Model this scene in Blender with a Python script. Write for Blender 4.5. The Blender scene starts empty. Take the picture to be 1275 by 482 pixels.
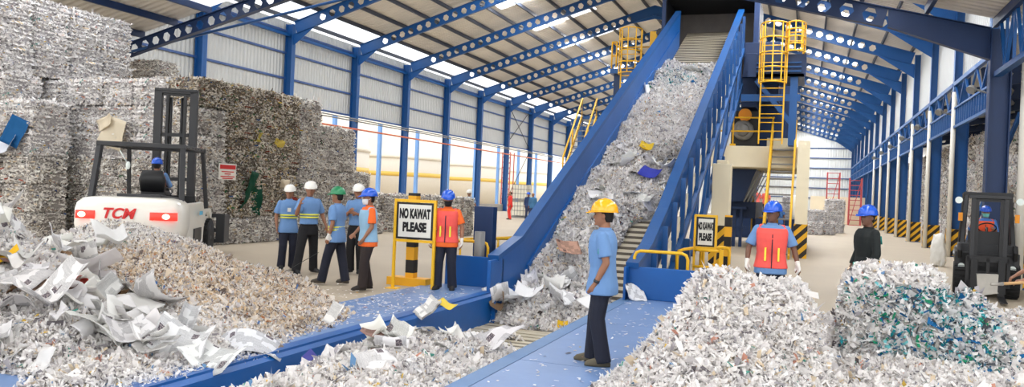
import bpy, math, random
import numpy as np
from mathutils import Vector, Matrix, Euler
from math import radians as R, sin, cos, pi, tan
random.seed(7); RNG = np.random.default_rng(7)
SC = bpy.context.scene; COL = SC.collection

# ------------------------------------------------------------------ helpers
def link(o, parent=None):
    COL.objects.link(o)
    if parent is not None: o.parent = parent
    return o
def tag(o, label=None, cat=None, group=None, kind=None):
    if label: o['label'] = label
    if cat: o['category'] = cat
    if group: o['group'] = group
    if kind: o['kind'] = kind
    return o
def empty(name, loc=(0,0,0), rz=0.0, label=None, cat=None, group=None, kind=None):
    o = bpy.data.objects.new(name, None); o.empty_display_size = .2
    link(o); o.location = loc; o.rotation_euler = (0, 0, rz)
    return tag(o, label, cat, group, kind)
def copy_tree(o, parent=None):
    c = o.copy(); link(c, parent)
    for ch in list(o.children): copy_tree(ch, c)
    return c

class MB:
    """collects geometry, builds one mesh object"""
    def __init__(s): s.v = []; s.f = []; s.sm = []
    def add(s, vs, fs, smooth=False):
        n = len(s.v); s.v += [tuple(v) for v in vs]
        s.f += [tuple(i+n for i in f) for f in fs]; s.sm += [smooth]*len(fs); return s
    def box(s, x0, x1, y0, y1, z0, z1):
        if x0 > x1: x0, x1 = x1, x0
        if y0 > y1: y0, y1 = y1, y0
        if z0 > z1: z0, z1 = z1, z0
        vs = [(x0,y0,z0),(x1,y0,z0),(x1,y1,z0),(x0,y1,z0),(x0,y0,z1),(x1,y0,z1),(x1,y1,z1),(x0,y1,z1)]
        return s.add(vs, [(0,3,2,1),(4,5,6,7),(0,1,5,4),(1,2,6,5),(2,3,7,6),(3,0,4,7)])
    def beam(s, p, q, w, h, up=(0,0,1)):
        p = Vector(p); q = Vector(q); d = (q-p).normalized(); up = Vector(up)
        if abs(d.dot(up)) > .99: up = Vector((0,1,0))
        a = d.cross(up).normalized()*w/2; b = a.cross(d).normalized()*h/2
        vs = [p-a-b, p+a-b, p+a+b, p-a+b, q-a-b, q+a-b, q+a+b, q-a+b]
        return s.add(vs, [(0,1,2,3),(7,6,5,4),(0,4,5,1),(1,5,6,2),(2,6,7,3),(3,7,4,0)])
    def tube(s, pts, r, seg=8, caps=True):
        pts = [Vector(p) for p in pts]; rs = r if isinstance(r, (list, tuple)) else [r]*len(pts)
        vs = []; fs = []; N = len(pts); ref = None
        for i, p in enumerate(pts):
            d = (pts[min(i+1,N-1)]-pts[max(i-1,0)]).normalized()
            if ref is None:
                w0 = Vector((0,0,1)) if abs(d.z) < .9 else Vector((1,0,0)); ref = d.cross(w0).normalized()
            a = ref-d*ref.dot(d)
            if a.length < 1e-3: a = d.orthogonal()
            a.normalize(); ref = a; b = d.cross(a).normalized()
            for k in range(seg):
                t = 2*pi*k/seg; vs.append(p+a*cos(t)*rs[i]+b*sin(t)*rs[i])
        for i in range(N-1):
            for k in range(seg):
                k2 = (k+1) % seg; fs.append((i*seg+k, i*seg+k2, (i+1)*seg+k2, (i+1)*seg+k))
        s.add(vs, fs, True)
        if caps:
            n = len(s.v)-len(vs)
            s.f += [tuple(n+k for k in reversed(range(seg))), tuple(n+(N-1)*seg+k for k in range(seg))]; s.sm += [False]*2
        return s
    def loft(s, rings, seg=14, caps=True, power=2.0):
        """rings: (center, rx, ry, xdir, ydir)"""
        vs = []; fs = []
        for c, rx, ry, xd, yd in rings:
            c = Vector(c); xd = Vector(xd); yd = Vector(yd)
            for k in range(seg):
                t = 2*pi*k/seg; cx = cos(t); sy = sin(t); e = 2.0/power
                vs.append(c+xd*rx*math.copysign(abs(cx)**e, cx)+yd*ry*math.copysign(abs(sy)**e, sy))
        N = len(rings)
        for i in range(N-1):
            for k in range(seg):
                k2 = (k+1) % seg; fs.append((i*seg+k, i*seg+k2, (i+1)*seg+k2, (i+1)*seg+k))
        s.add(vs, fs, True)
        if caps:
            n = len(s.v)-len(vs)
            s.f += [tuple(n+k for k in reversed(range(seg))), tuple(n+(N-1)*seg+k for k in range(seg))]; s.sm += [True]*2
        return s
    def ball(s, c, rx, ry, rz, seg=14, rings=8, M=None):
        c = Vector(c); vs = []; fs = []
        for i in range(1, rings):
            t = pi*i/rings
            for k in range(seg):
                a = 2*pi*k/seg; v = Vector((rx*sin(t)*cos(a), ry*sin(t)*sin(a), rz*cos(t)))
                if M: v = M @ v
                vs.append(c+v)
        top = Vector((0,0,rz)); top = M @ top if M else top
        vs += [c+top, c-top]; T = len(vs)-2; B = T+1
        for i in range(rings-2):
            for k in range(seg):
                k2 = (k+1) % seg; fs.append((i*seg+k, (i+1)*seg+k, (i+1)*seg+k2, i*seg+k2))
        for k in range(seg):
            k2 = (k+1) % seg; fs.append((T, k, k2)); b = (rings-2)*seg; fs.append((B, b+k2, b+k))
        return s.add(vs, fs, True)
    def prism(s, poly, off):
        """poly: list of 3d points (planar), extruded by vector off"""
        n = len(poly); off = Vector(off); vs = [Vector(p) for p in poly]; vs += [v+off for v in vs]
        fs = [tuple(reversed(range(n))), tuple(range(n, 2*n))]
        fs += [(i, (i+1) % n, n+(i+1) % n, n+i) for i in range(n)]
        return s.add(vs, fs)
    def disc(s, c, axis, r, w, seg=24):
        c = Vector(c); a = Vector(axis).normalized()
        return s.tube([c-a*w/2, c+a*w/2], r, seg)
    def lathe(s, c, axis, prof, seg=24):
        """prof: (offset along axis, radius)"""
        c = Vector(c); a = Vector(axis).normalized(); ref = Vector((0,0,1)) if abs(a.z) < .9 else Vector((1,0,0))
        u = a.cross(ref).normalized(); w = a.cross(u)
        return s.loft([(c+a*o, r, r, u, w) for o, r in prof], seg)
    def build(s, name, mat, parent=None, bevel=0, smooth=True):
        me = bpy.data.meshes.new(name); me.from_pydata(s.v, [], s.f)
        if smooth and any(s.sm): me.polygons.foreach_set('use_smooth', s.sm)
        me.materials.append(mat); me.validate(); me.update()
        o = bpy.data.objects.new(name, me); link(o, parent)
        if bevel:
            m = o.modifiers.new('Bevel', 'BEVEL'); m.width = bevel; m.segments = 2; m.limit_method = 'ANGLE'
        return o

def np_mesh(name, V, F, mat, col=None, uv=None, parent=None, smooth=False):
    me = bpy.data.meshes.new(name); V = np.asarray(V, np.float32); F = np.asarray(F, np.int32)
    me.vertices.add(len(V)); me.vertices.foreach_set('co', V.ravel())
    k = F.shape[1]; me.loops.add(F.size); me.loops.foreach_set('vertex_index', F.ravel())
    me.polygons.add(len(F)); me.polygons.foreach_set('loop_start', np.arange(0, F.size, k, dtype=np.int32))
    if smooth: me.polygons.foreach_set('use_smooth', np.ones(len(F), bool))
    me.update(calc_edges=True)
    if col is not None:
        a = me.color_attributes.new('tint', 'FLOAT_COLOR', 'POINT')
        c4 = np.ones((len(V), 4), np.float32); c4[:, :3] = col; a.data.foreach_set('color', c4.ravel())
    if uv is not None:
        l = me.uv_layers.new(name='UVMap'); l.data.foreach_set('uv', np.asarray(uv, np.float32)[F.ravel()].ravel())
    me.materials.append(mat)
    if name is None: return me
    o = bpy.data.objects.new(name, me); link(o, parent); return o

# ------------------------------------------------------------------ materials
def srgb(r, g, b):
    f = lambda c: (c/255/12.92) if c/255 <= .04045 else ((c/255+.055)/1.055)**2.4
    return (f(r), f(g), f(b), 1)
def mat(name, col, rough=.6, metal=0, noise=0, nscale=6, bump=0, bscale=40, spec=.5, coat=0):
    m = bpy.data.materials.new(name); m.use_nodes = True; nt = m.node_tree; b = nt.nodes['Principled BSDF']
    b.inputs['Base Color'].default_value = col; b.inputs['Roughness'].default_value = rough
    b.inputs['Metallic'].default_value = metal; b.inputs['Specular IOR Level'].default_value = spec
    b.inputs['Coat Weight'].default_value = coat
    if noise or bump:
        tc = nt.nodes.new('ShaderNodeTexCoord')
    if noise:
        n = nt.nodes.new('ShaderNodeTexNoise'); n.inputs['Scale'].default_value = nscale; n.inputs['Detail'].default_value = 6
        mx = nt.nodes.new('ShaderNodeMix'); mx.data_type = 'RGBA'
        mx.inputs[6].default_value = tuple(c*(1-noise) for c in col[:3])+(1,); mx.inputs[7].default_value = tuple(min(1, c*(1+noise)) for c in col[:3])+(1,)
        nt.links.new(tc.outputs['Object'], n.inputs['Vector']); nt.links.new(n.outputs['Fac'], mx.inputs[0]); nt.links.new(mx.outputs[2], b.inputs['Base Color'])
    if bump:
        n2 = nt.nodes.new('ShaderNodeTexNoise'); n2.inputs['Scale'].default_value = bscale; n2.inputs['Detail'].default_value = 4
        bp = nt.nodes.new('ShaderNodeBump'); bp.inputs['Strength'].default_value = bump; bp.inputs['Distance'].default_value = .02
        nt.links.new(tc.outputs['Object'], n2.inputs['Vector']); nt.links.new(n2.outputs['Fac'], bp.inputs['Height']); nt.links.new(bp.outputs['Normal'], b.inputs['Normal'])
    return m
def emis(name, col, s):
    m = bpy.data.materials.new(name); m.use_nodes = True; b = m.node_tree.nodes['Principled BSDF']
    b.inputs['Base Color'].default_value = col; b.inputs['Emission Color'].default_value = col; b.inputs['Emission Strength'].default_value = s
    return m
def sheet_mat(name, col, axis, per=.2, rough=.5, noise=.08):
    """corrugated sheet: bump waves along an axis plus thin seams"""
    m = mat(name, col, rough, noise=noise, nscale=.8); nt = m.node_tree; b = nt.nodes['Principled BSDF']
    tc = nt.nodes.new('ShaderNodeTexCoord'); sp = nt.nodes.new('ShaderNodeSeparateXYZ'); nt.links.new(tc.outputs['Object'], sp.inputs[0])
    mu = nt.nodes.new('ShaderNodeMath'); mu.operation = 'MULTIPLY'; mu.inputs[1].default_value = 2*pi/per
    nt.links.new(sp.outputs[axis], mu.inputs[0]); si = nt.nodes.new('ShaderNodeMath'); si.operation = 'SINE'; nt.links.new(mu.outputs[0], si.inputs[0])
    bp = nt.nodes.new('ShaderNodeBump'); bp.inputs['Distance'].default_value = .03; bp.inputs['Strength'].default_value = .7
    nt.links.new(si.outputs[0], bp.inputs['Height']); nt.links.new(bp.outputs['Normal'], b.inputs['Normal'])
    return m
def stripe_mat(name, c1, c2, vec, width):
    m = mat(name, c1, .55); nt = m.node_tree; b = nt.nodes['Principled BSDF']
    tc = nt.nodes.new('ShaderNodeTexCoord'); d = nt.nodes.new('ShaderNodeVectorMath'); d.operation = 'DOT_PRODUCT'; d.inputs[1].default_value = vec
    nt.links.new(tc.outputs['Object'], d.inputs[0])
    q = nt.nodes.new('ShaderNodeMath'); q.operation = 'DIVIDE'; q.inputs[1].default_value = width*2; nt.links.new(d.outputs['Value'], q.inputs[0])
    fr = nt.nodes.new('ShaderNodeMath'); fr.operation = 'FRACT'; nt.links.new(q.outputs[0], fr.inputs[0])
    g = nt.nodes.new('ShaderNodeMath'); g.operation = 'GREATER_THAN'; g.inputs[1].default_value = .5; nt.links.new(fr.outputs[0], g.inputs[0])
    mx = nt.nodes.new('ShaderNodeMix'); mx.data_type = 'RGBA'; mx.inputs[6].default_value = c1; mx.inputs[7].default_value = c2
    nt.links.new(g.outputs[0], mx.inputs[0]); nt.links.new(mx.outputs[2], b.inputs['Base Color']); return m
def paper_mat(name, print_=False, rough=.75, trans=.0):
    m = mat(name, (.8,.8,.8,1), rough, spec=.25); nt = m.node_tree; b = nt.nodes['Principled BSDF']
    at = nt.nodes.new('ShaderNodeAttribute'); at.attribute_name = 'tint'
    out = at.outputs['Color']
    if print_:
        tc = nt.nodes.new('ShaderNodeTexCoord')
        # text: fine horizontal bands broken by noise, masked in columns
        br = nt.nodes.new('ShaderNodeTexBrick'); br.inputs['Scale'].default_value = 11; br.inputs['Mortar Size'].default_value = .022
        br.inputs['Brick Width'].default_value = 2.4; br.inputs['Row Height'].default_value = .28
        br.inputs['Color1'].default_value = (.55,.55,.56,1); br.inputs['Color2'].default_value = (.72,.72,.72,1); br.inputs['Mortar'].default_value = (1,1,1,1)
        nt.links.new(tc.outputs['UV'], br.inputs['Vector'])
        vo = nt.nodes.new('ShaderNodeTexVoronoi'); vo.distance = 'CHEBYCHEV'; vo.inputs['Scale'].default_value = 2.6; vo.inputs['Randomness'].default_value = .7
        nt.links.new(tc.outputs['UV'], vo.inputs['Vector'])
        sp = nt.nodes.new('ShaderNodeSeparateColor'); nt.links.new(vo.outputs['Color'], sp.inputs[0])
        g1 = nt.nodes.new('ShaderNodeMath'); g1.operation = 'GREATER_THAN'; g1.inputs[1].default_value = .45; nt.links.new(sp.outputs[0], g1.inputs[0])
        g2 = nt.nodes.new('ShaderNodeMath'); g2.operation = 'GREATER_THAN'; g2.inputs[1].default_value = .84; nt.links.new(sp.outputs[1], g2.inputs[0])
        g3 = nt.nodes.new('ShaderNodeMath'); g3.operation = 'LESS_THAN'; g3.inputs[1].default_value = .38; nt.links.new(vo.outputs['Distance'], g3.inputs[0])
        g4 = nt.nodes.new('ShaderNodeMath'); g4.operation = 'MULTIPLY'; nt.links.new(g2.outputs[0], g4.inputs[0]); nt.links.new(g3.outputs[0], g4.inputs[1])
        mx = nt.nodes.new('ShaderNodeMix'); mx.data_type = 'RGBA'; mx.inputs[6].default_value = (1,1,1,1)
        nt.links.new(g1.outputs[0], mx.inputs[0]); nt.links.new(br.outputs['Color'], mx.inputs[7])
        no = nt.nodes.new('ShaderNodeTexNoise'); no.inputs['Scale'].default_value = 22; nt.links.new(tc.outputs['UV'], no.inputs['Vector'])
        rp = nt.nodes.new('ShaderNodeValToRGB'); cr = rp.color_ramp
        cr.elements[0].position = .35; cr.elements[0].color = (.03,.03,.05,1); cr.elements[1].position = .7; cr.elements[1].color = (.7,.62,.58,1)
        e = cr.elements.new(.5); e.color = (.2,.17,.2,1); nt.links.new(no.outputs['Fac'], rp.inputs[0])
        m2 = nt.nodes.new('ShaderNodeMix'); m2.data_type = 'RGBA'; nt.links.new(g4.outputs[0], m2.inputs[0]); nt.links.new(mx.outputs[2], m2.inputs[6]); nt.links.new(rp.outputs[0], m2.inputs[7])
        m3 = nt.nodes.new('ShaderNodeMix'); m3.data_type = 'RGBA'; m3.blend_type = 'MULTIPLY'; m3.inputs[0].default_value = 1
        nt.links.new(m2.outputs[2], m3.inputs[6]); nt.links.new(out, m3.inputs[7]); out = m3.outputs[2]
    nt.links.new(out, b.inputs['Base Color'])
    tl = nt.nodes.new('ShaderNodeBsdfTranslucent'); ms = nt.nodes.new('ShaderNodeMixShader'); ms.inputs[0].default_value = .3 if not print_ else .15
    nt.links.new(out, tl.inputs[0]); nt.links.new(b.outputs[0], ms.inputs[1]); nt.links.new(tl.outputs[0], ms.inputs[2])
    nt.links.new(ms.outputs[0], nt.nodes['Material Output'].inputs[0])
    return m

M = {}
M['blue'] = mat('blue_steel_paint', srgb(14,78,140), .45, noise=.15, nscale=1.5)
M['blue_c'] = mat('blue_conveyor_paint', srgb(0,84,156), .4, noise=.22, nscale=1.1, bump=.25, bscale=3)
M['blue_d'] = mat('dark_blue_paint', srgb(10,44,88), .5, noise=.2, nscale=2)
M['blue_l'] = mat('pale_blue_steel', srgb(120,165,225), .5, noise=.08, nscale=3)
M['walk'] = mat('worn_blue_walkway', srgb(104,134,180), .42, noise=.14, nscale=1.6, bump=.15, bscale=6)
M['truss'] = mat('truss_steel', srgb(150,150,150), .5, metal=.2, noise=.1)
M['yellow'] = mat('yellow_paint', srgb(238,184,28), .45, noise=.06)
M['concrete'] = mat('concrete_floor', srgb(176,163,143), .7, noise=.10, nscale=.5, bump=.08, bscale=12)
M['cream'] = mat('cream_concrete', srgb(238,227,198), .8, noise=.06, nscale=2)
M['wallw'] = sheet_mat('white_wall_sheet', srgb(188,190,188), 1, .25)
M['wallx'] = sheet_mat('white_wall_sheet_end', srgb(225,228,226), 0, .3)
M['roof'] = sheet_mat('roof_sheet', srgb(222,216,206), 1, .3, noise=.16)
M['purlin'] = mat('purlin_steel', srgb(48,54,66), .5)
M['girt'] = mat('girt_blue', srgb(52,82,135), .5)
M['white'] = mat('white_paint', srgb(235,235,232), .4)
M['pipe'] = mat('white_pipe', srgb(226,222,210), .45)
M['fl_white'] = mat('forklift_white', srgb(236,233,222), .3, coat=.4)
M['black'] = mat('black_paint', srgb(20,21,24), .45)
M['dgrey'] = mat('dark_grey_steel', srgb(42,43,46), .5, noise=.1)
M['grey'] = mat('grey_steel', srgb(128,128,126), .45, metal=.3, noise=.1)
M['slat'] = mat('conveyor_slats', srgb(196,186,164), .4, metal=.15, noise=.15, nscale=3)
M['slatd'] = mat('slat_shade_and_belt_dark', srgb(84,76,64), .8)  # gap shade put into colour for slat bars; also belt underside and hood lip
M['tire'] = mat('tyre_rubber', srgb(26,26,27), .85, bump=.4, bscale=30)
M['tlight'] = emis('tail_lamp_red', (1,.03,.02,1), 1.0)
M['tlamp'] = emis('tail_lamp_core', (1,.35,.25,1), 3.5)
M['glass'] = mat('lamp_glass', srgb(225,235,230), .15)
M['red'] = mat('red_paint', srgb(200,40,40), .5)
M['redtxt'] = mat('red_lettering', srgb(212,30,28), .4)
M['blktxt'] = mat('black_lettering', srgb(16,16,18), .6)
M['signw'] = mat('sign_white', srgb(228,226,216), .5)
M['chev'] = stripe_mat('chevron_stripes', srgb(232,176,30), srgb(35,30,26), (.7071*1.0, .7071, -.7071), .13)
M['bandpost'] = stripe_mat('banded_post', srgb(236,172,30), srgb(22,22,24), (0,0,1), .23)
M['tank'] = mat('white_tank', srgb(226,218,204), .6, noise=.05)
M['tanky'] = mat('tank_yellow_band', srgb(228,190,90), .5)
M['lowwall'] = mat('low_concrete_wall', srgb(150,146,138), .8, noise=.1)
M['soil'] = mat('pale_yard_ground', srgb(205,192,170), .9, noise=.06)
M['orange'] = mat('orange_motor', srgb(235,150,30), .5)
M['scaf'] = mat('red_scaffold', srgb(190,80,80), .5)
M['bale_core'] = mat('bale_core', srgb(150,142,132), .9, noise=.4, nscale=14, bump=1, bscale=30)
M['shred'] = paper_mat('shredded_paper')
M['print'] = paper_mat('printed_paper', True)
M['heapcore'] = mat('heap_core', srgb(170,166,160), .9, noise=.35, nscale=25, bump=1, bscale=40)
M['sack'] = mat('white_sack', srgb(225,224,218), .8, bump=.6, bscale=9)
M['steel_blade'] = mat('shovel_steel', srgb(172,168,160), .4, metal=.5, noise=.15, nscale=12)
M['wood'] = mat('wood_handle', srgb(190,150,100), .6, noise=.1, nscale=20)
M['ibc'] = mat('ibc_plastic', srgb(235,230,212), .5)

# ------------------------------------------------------------------ camera (solved from the columns and floor lines)
F = 978.0; YAW, PIT, ROL, HC = R(20.655), R(-.138), R(-2.42), 1.76
f = Vector((-sin(YAW), cos(YAW), 0)); r = Vector((cos(YAW), sin(YAW), 0)); u = Vector((0,0,1))
f2 = f*cos(PIT)+u*sin(PIT); u2 = u*cos(PIT)-f*sin(PIT)
r3 = r*cos(ROL)-u2*sin(ROL); u3 = u2*cos(ROL)+r*sin(ROL)
cam = bpy.data.cameras.new('camera'); cam.sensor_width = 36; cam.lens = F/1275*36; cam.clip_end = 600; cam.clip_start = .05
co = bpy.data.objects.new('camera', cam); COL.objects.link(co)
co.matrix_world = Matrix(((r3.x,u3.x,-f2.x,0),(r3.y,u3.y,-f2.y,0),(r3.z,u3.z,-f2.z,HC),(0,0,0,1)))
SC.camera = co
def hcam(x, y): # heading (CCW from +Y) of someone at x,y who faces the camera
    return math.atan2(x, -y) if False else math.atan2(-(-x), -y)

# ------------------------------------------------------------------ room shell
WL, XR, S, Y0, ZE, ZR = -25.3, 5.0, 6.3, 27.5, 9.8, 14.5
XM = (WL+XR)/2; SL = (ZR-ZE)/(XR-XM); YB = Y0+13*S
Yf = [Y0+S*i for i in range(-1, 14)]
def struct(o): o['kind'] = 'structure'; return o
m = MB()      # floor slab with the conveyor pit cut out
PX0, PX1, PY0, PY1 = -5.05, -2.78, 2.0, 15.5
for (a, b, c, d) in ((-27, PX0, -6, YB), (PX1, 32, -6, YB), (PX0, PX1, -6, PY0), (PX0, PX1, PY1, YB)): m.box(a, b, c, d, -.2, 0)
struct(m.build('floor', M['concrete']))
struct(MB().box(-140, -27, -20, 200, -.3, -.04).build('ground', M['soil']))
# left wall sheeting above the open side
struct(MB().box(WL-.34, WL-.28, 8, YB, 5.81, 10.05).build('wall_left', M['wallw']))
struct(MB().box(WL-.4, WL-.15, 30.5, 66, 0, .62).build('wall_left_low', M['lowwall']))
struct(MB().box(XR+.28, XR+.33, 26, YB, 6.62, 9.9).build('wall_right', M['wallw']))
struct(MB().box(WL-.3, XR+.3, YB+.35, YB+.42, 0, 9.9).prism([(WL-.3,YB+.35,9.9),(XR+.3,YB+.35,9.9),(XM,YB+.35,ZR+.5)], (0,.07,0)).build('wall_back', M['wallx']))
# roof sheets (two slopes) with skylight openings left between bays
RT = .42
def zroof(x): return ZR+RT - abs(x-XM)*SL
def slope_strip(mb, x0, x1, y0, y1, dz=0, t=.04):
    mb.prism([(x0,y0,zroof(x0)+dz),(x1,y0,zroof(x1)+dz),(x1,y0,zroof(x1)+dz+t),(x0,y0,zroof(x0)+dz+t)], (0,y1-y0,0))
sky_l = [(-24.9,-23.4)]
def roof_side(name, xe0, xe1, sky_x, eave_gap):
    """sheets from xe0 to xe1 (x ascending), skylight slots cut per bay"""
    mb = MB(); slots = []
    for i in range(len(Yf)-1):
        ya, yb = Yf[i], Yf[i+1]; sl = sorted([s for s in sky_x(i)])
        y = ya
        for (sy0, sy1, sx0, sx1) in sl:
            slope_strip(mb, xe0, xe1, y, ya+sy0); y = ya+sy1
            slope_strip(mb, xe0, sx0, ya+sy0, ya+sy1); slope_strip(mb, sx1, xe1, ya+sy0, ya+sy1)
            slots.append((ya+sy0, ya+sy1, sx0, sx1))
        slope_strip(mb, xe0, xe1, y, yb)
    o = mb.build(name, M['roof']); struct(o); return slots
m_sky = bpy.data.materials.new('translucent_skylight'); m_sky.use_nodes = True
nt = m_sky.node_tree; nt.nodes.clear(); out = nt.nodes.new('ShaderNodeOutputMaterial'); tr = nt.nodes.new('ShaderNodeBsdfTranslucent'); tr.inputs[0].default_value = (.96,.97,1,1)
tp = nt.nodes.new('ShaderNodeBsdfTransparent'); mxs = nt.nodes.new('ShaderNodeMixShader'); mxs.inputs[0].default_value = .5
nt.links.new(tr.outputs[0], mxs.inputs[1]); nt.links.new(tp.outputs[0], mxs.inputs[2]); nt.links.new(mxs.outputs[0], out.inputs[0])
sl = roof_side('ceiling_left', WL+1.25, XM, lambda i: [(2.3,3.5,-17.6,-13.4)] if i % 1 == 0 else [], 0)
sr = roof_side('ceiling_right', XM, XR+.5, lambda i: [(2.3,3.5,-2.6,2.6)], 0)
for k, (a, b, c, d) in enumerate(sl+sr):
    mb = MB(); slope_strip(mb, c-.05, d+.05, a-.05, b+.05, dz=.05, t=.01); o = mb.build('skylight', m_sky)
    side = 'left' if k < len(sl) else 'right'
    tag(o, 'translucent skylight strip in the %s roof slope, bay %d from the near end' % (side, (k if k < len(sl) else k-len(sl))+1), 'skylight', 'translucent roof skylights', 'thing')
mb = MB(); slope_strip(mb, WL-.5, WL+1.25, Yf[0], YB, dz=.02, t=.01); o = mb.build('skylight', m_sky)
tag(o, 'long bright translucent strip running along the left eave', 'skylight')
# purlins
k = 0
for side in (-1, 1):
    for j in range(11):
        x = XM+side*(.5+j*1.45)
        o = MB().box(x-.045, x+.045, Yf[0], YB, zroof(x)-.22, zroof(x)-.02).build('roof_purlin', M['purlin'])
        tag(o, 'dark roof purlin on the %s slope, number %d down from the ridge line' % ('left' if side < 0 else 'right', j+1), 'purlin', 'roof purlins running the length of the hall')

def cell_beam(mb, p, q, depth, thick=.012, hole=.34, fl=.16, d0=None, solid0=.6, solid1=.6):
    """castellated rafter from p to q (top line); web hangs down by depth"""
    p = Vector(p); q = Vector(q); L = (q-p).length; d = (q-p)/L; up = Vector((0,0,1)); n = d.cross(up).normalized(); v = n.cross(d).normalized()
    if v.z < 0: v = -v
    P = lambda a, h: p+d*a+v*h-n*thick/2
    pitch = hole*1.62; a = solid0; cnt = max(1, int((L-solid0-solid1)/pitch)); pitch = (L-solid0-solid1)/cnt
    def pr(pts): mb.prism([P(*t) for t in pts], n*thick)
    pr([(0,0),(solid0,0),(solid0,-depth),(0,-depth)]); pr([(L-solid1,0),(L,0),(L,-depth),(L-solid1,-depth)])
    hr = hole/2; m_ = -depth/2
    for c in range(cnt):
        x0 = solid0+c*pitch; x1 = x0+pitch; xc = (x0+x1)/2
        pr([(x0,0),(x0,m_),(xc-hr*1.1,m_),(xc-hr*.5,m_+hr),(xc+hr*.5,m_+hr),(xc+hr*1.1,m_),(x1,m_),(x1,0)])
        pr([(x0,m_),(x0,-depth),(x1,-depth),(x1,m_),(xc+hr*1.1,m_),(xc+hr*.5,m_-hr),(xc-hr*.5,m_-hr),(xc-hr*1.1,m_)])
    for h in (0, -depth):
        a_ = p+v*h; b_ = q+v*h; mb.beam(a_, b_, fl, .02, up=v)
def column_mesh(h, depth=.5, w=.28):
    mb = MB(); mb.box(-depth/2, -depth/2+.02, -w/2, w/2, 0, h); mb.box(depth/2-.02, depth/2, -w/2, w/2, 0, h)
    mb.box(-depth/2, depth/2, -.01, .01, 0, h); mb.box(-depth/2-.06, depth/2+.06, -w/2-.06, w/2+.06, 0, .03); return mb
cl = column_mesh(ZE+.1, .42, .3).build('steel_column', M['blue']); cr_ = column_mesh(ZE+.1, .55, .3).build('steel_column', M['blue'])
guard = MB().box(-.32, .32, -.2, .2, .0, 1.05).build('striped_guard', M['chev'])
def ordinal(n): return ['first','second','third','fourth','fifth','sixth','seventh','eighth','ninth','tenth','eleventh','twelfth','thirteenth','fourteenth','fifteenth'][n]
for i, y in enumerate(Yf):
    for side in (0, 1):
        src = cl if side == 0 else cr_
        o = src if i == 0 else copy_tree(src) if side == 0 else link(src.copy())
        o.location = ((WL+.0) if side == 0 else (XR+.27 if i else XR+.0), y, 0)
        if side == 0: tag(o, '%s blue steel column of the left wall counting from the near end' % ordinal(i), 'column', 'left wall columns')
        else:
            tag(o, '%s blue column of the right row with striped foot, counting from near end' % ordinal(i), 'column', 'right row columns')
            g = guard if i == 0 else guard.copy()
            if i: COL.objects.link(g)
            g.parent = o
    if i == 0: continue
    o = empty('roof_rafter', (0,0,0), 0, '%s blue roof rafter with holes counting from the near end' % ordinal(i-1), 'rafter', 'perforated portal rafters')
    mb = MB()
    D = .62
    cell_beam(mb, (XM, y, ZR+.18), (WL+.2, y, ZE+.18+.04), D, solid0=1.6, solid1=1.4)
    mb.prism([(WL+.2,y-.01,ZE-.4),(WL+1.6,y-.01,zroof(WL+1.6)-.85),(WL+.2,y-.01,ZE-1.0)], (0,.02,0)); mb.build('left_half', M['blue'], o)
    mb = MB(); mb.prism([(XM-1.6,y-.02,ZR+.2-1.6*SL),(XM,y-.02,ZR+.2),(XM+1.6,y-.02,ZR+.2-1.6*SL),(XM+1.6,y-.02,ZR-.5-1.6*SL),(XM,y-.02,ZR-.72),(XM-1.6,y-.02,ZR-.5-1.6*SL)], (0,.04,0)); mb.build('apex_plate', M['blue'], o)
    mb = MB(); cell_beam(mb, (XM, y, ZR+.18), (XR, y, ZE+.2), D, solid0=1.6, solid1=1.8)
    mb.prism([(XR,y-.01,ZE-.4),(XR-1.9,y-.01,zroof(XR-1.9)-.86),(XR,y-.01,ZE-1.15)], (0,.02,0)); mb.build('right_half', M['blue'], o)
for z in (2.6,3.9,5.2,6.5,7.8,9.1):
    o = MB().box(XR-16, XR+.2, YB+.2, YB+.32, z-.06, z+.06).build('wall_girt', M['girt'])
    tag(o, 'dark horizontal girt across the far end wall at about %.1f metres height' % z, 'girt', 'end wall girts')
# left wall girts and bracing
for z, yb_ in ((8.42, YB), (7.12, YB), (5.85, YB), (9.55, YB)):
    o = MB().box(WL-.28, WL-.18, 8, yb_, z-.05, z+.05).build('wall_girt', M['girt'])
    tag(o, 'thin blue horizontal girt on the left wall at about %.1f metres height' % z, 'girt', 'left wall girts')
for k_, (ya, yb_) in enumerate(((Yf[7], Yf[8]),)):
    mb = MB(); mb.tube([(WL-.1,ya,5.9),(WL-.1,yb_,9.7)], .035, 6); mb.tube([(WL-.1,ya,9.7),(WL-.1,yb_,5.9)], .035, 6)
    mb.tube([(WL-.1,ya,.4),(WL-.1,yb_,5.6)], .035, 6); tag(mb.build('wall_bracing', M['dgrey']), 'crossed dark rod bracing between two left wall columns', 'bracing')
tag(MB().tube([(WL+.1,27.5,9.3),(WL+.1,16,3.6)], .06, 6).build('wall_bracing', M['blue']), 'dark blue diagonal brace on left wall above the tall bales', 'bracing')
# pipes and cables along the left wall
tag(MB().tube([(WL+.35,20,5.02),(WL+.35,YB,5.06)], .05, 8).build('red_pipe', mat('red_pipe_m', srgb(205,110,80), .5)), 'thin orange red pipe running along the left columns', 'pipe')
tag(MB().tube([(WL+.3,20,5.5),(WL+.3,YB,5.5)], .04, 6).tube([(WL+.3,20,5.62),(WL+.3,YB,5.62)], .04, 6).build('cable_tray', M['grey']), 'grey cable run above the red pipe on the left columns', 'cable')
tag(MB().tube([(-23,21,6.0),(-9,24,9.5),(-4,27,10.2)], .05, 6).build('tie_rod', M['blue']), 'thin blue tie rod crossing under the near roof at top left', 'rod')
# left eave gutter beam
tag(MB().box(WL-.1, WL+.05, 20, YB, 9.25, 9.4).build('eave_beam', M['blue']), 'blue eave strut running along the top of left wall', 'beam')
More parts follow.
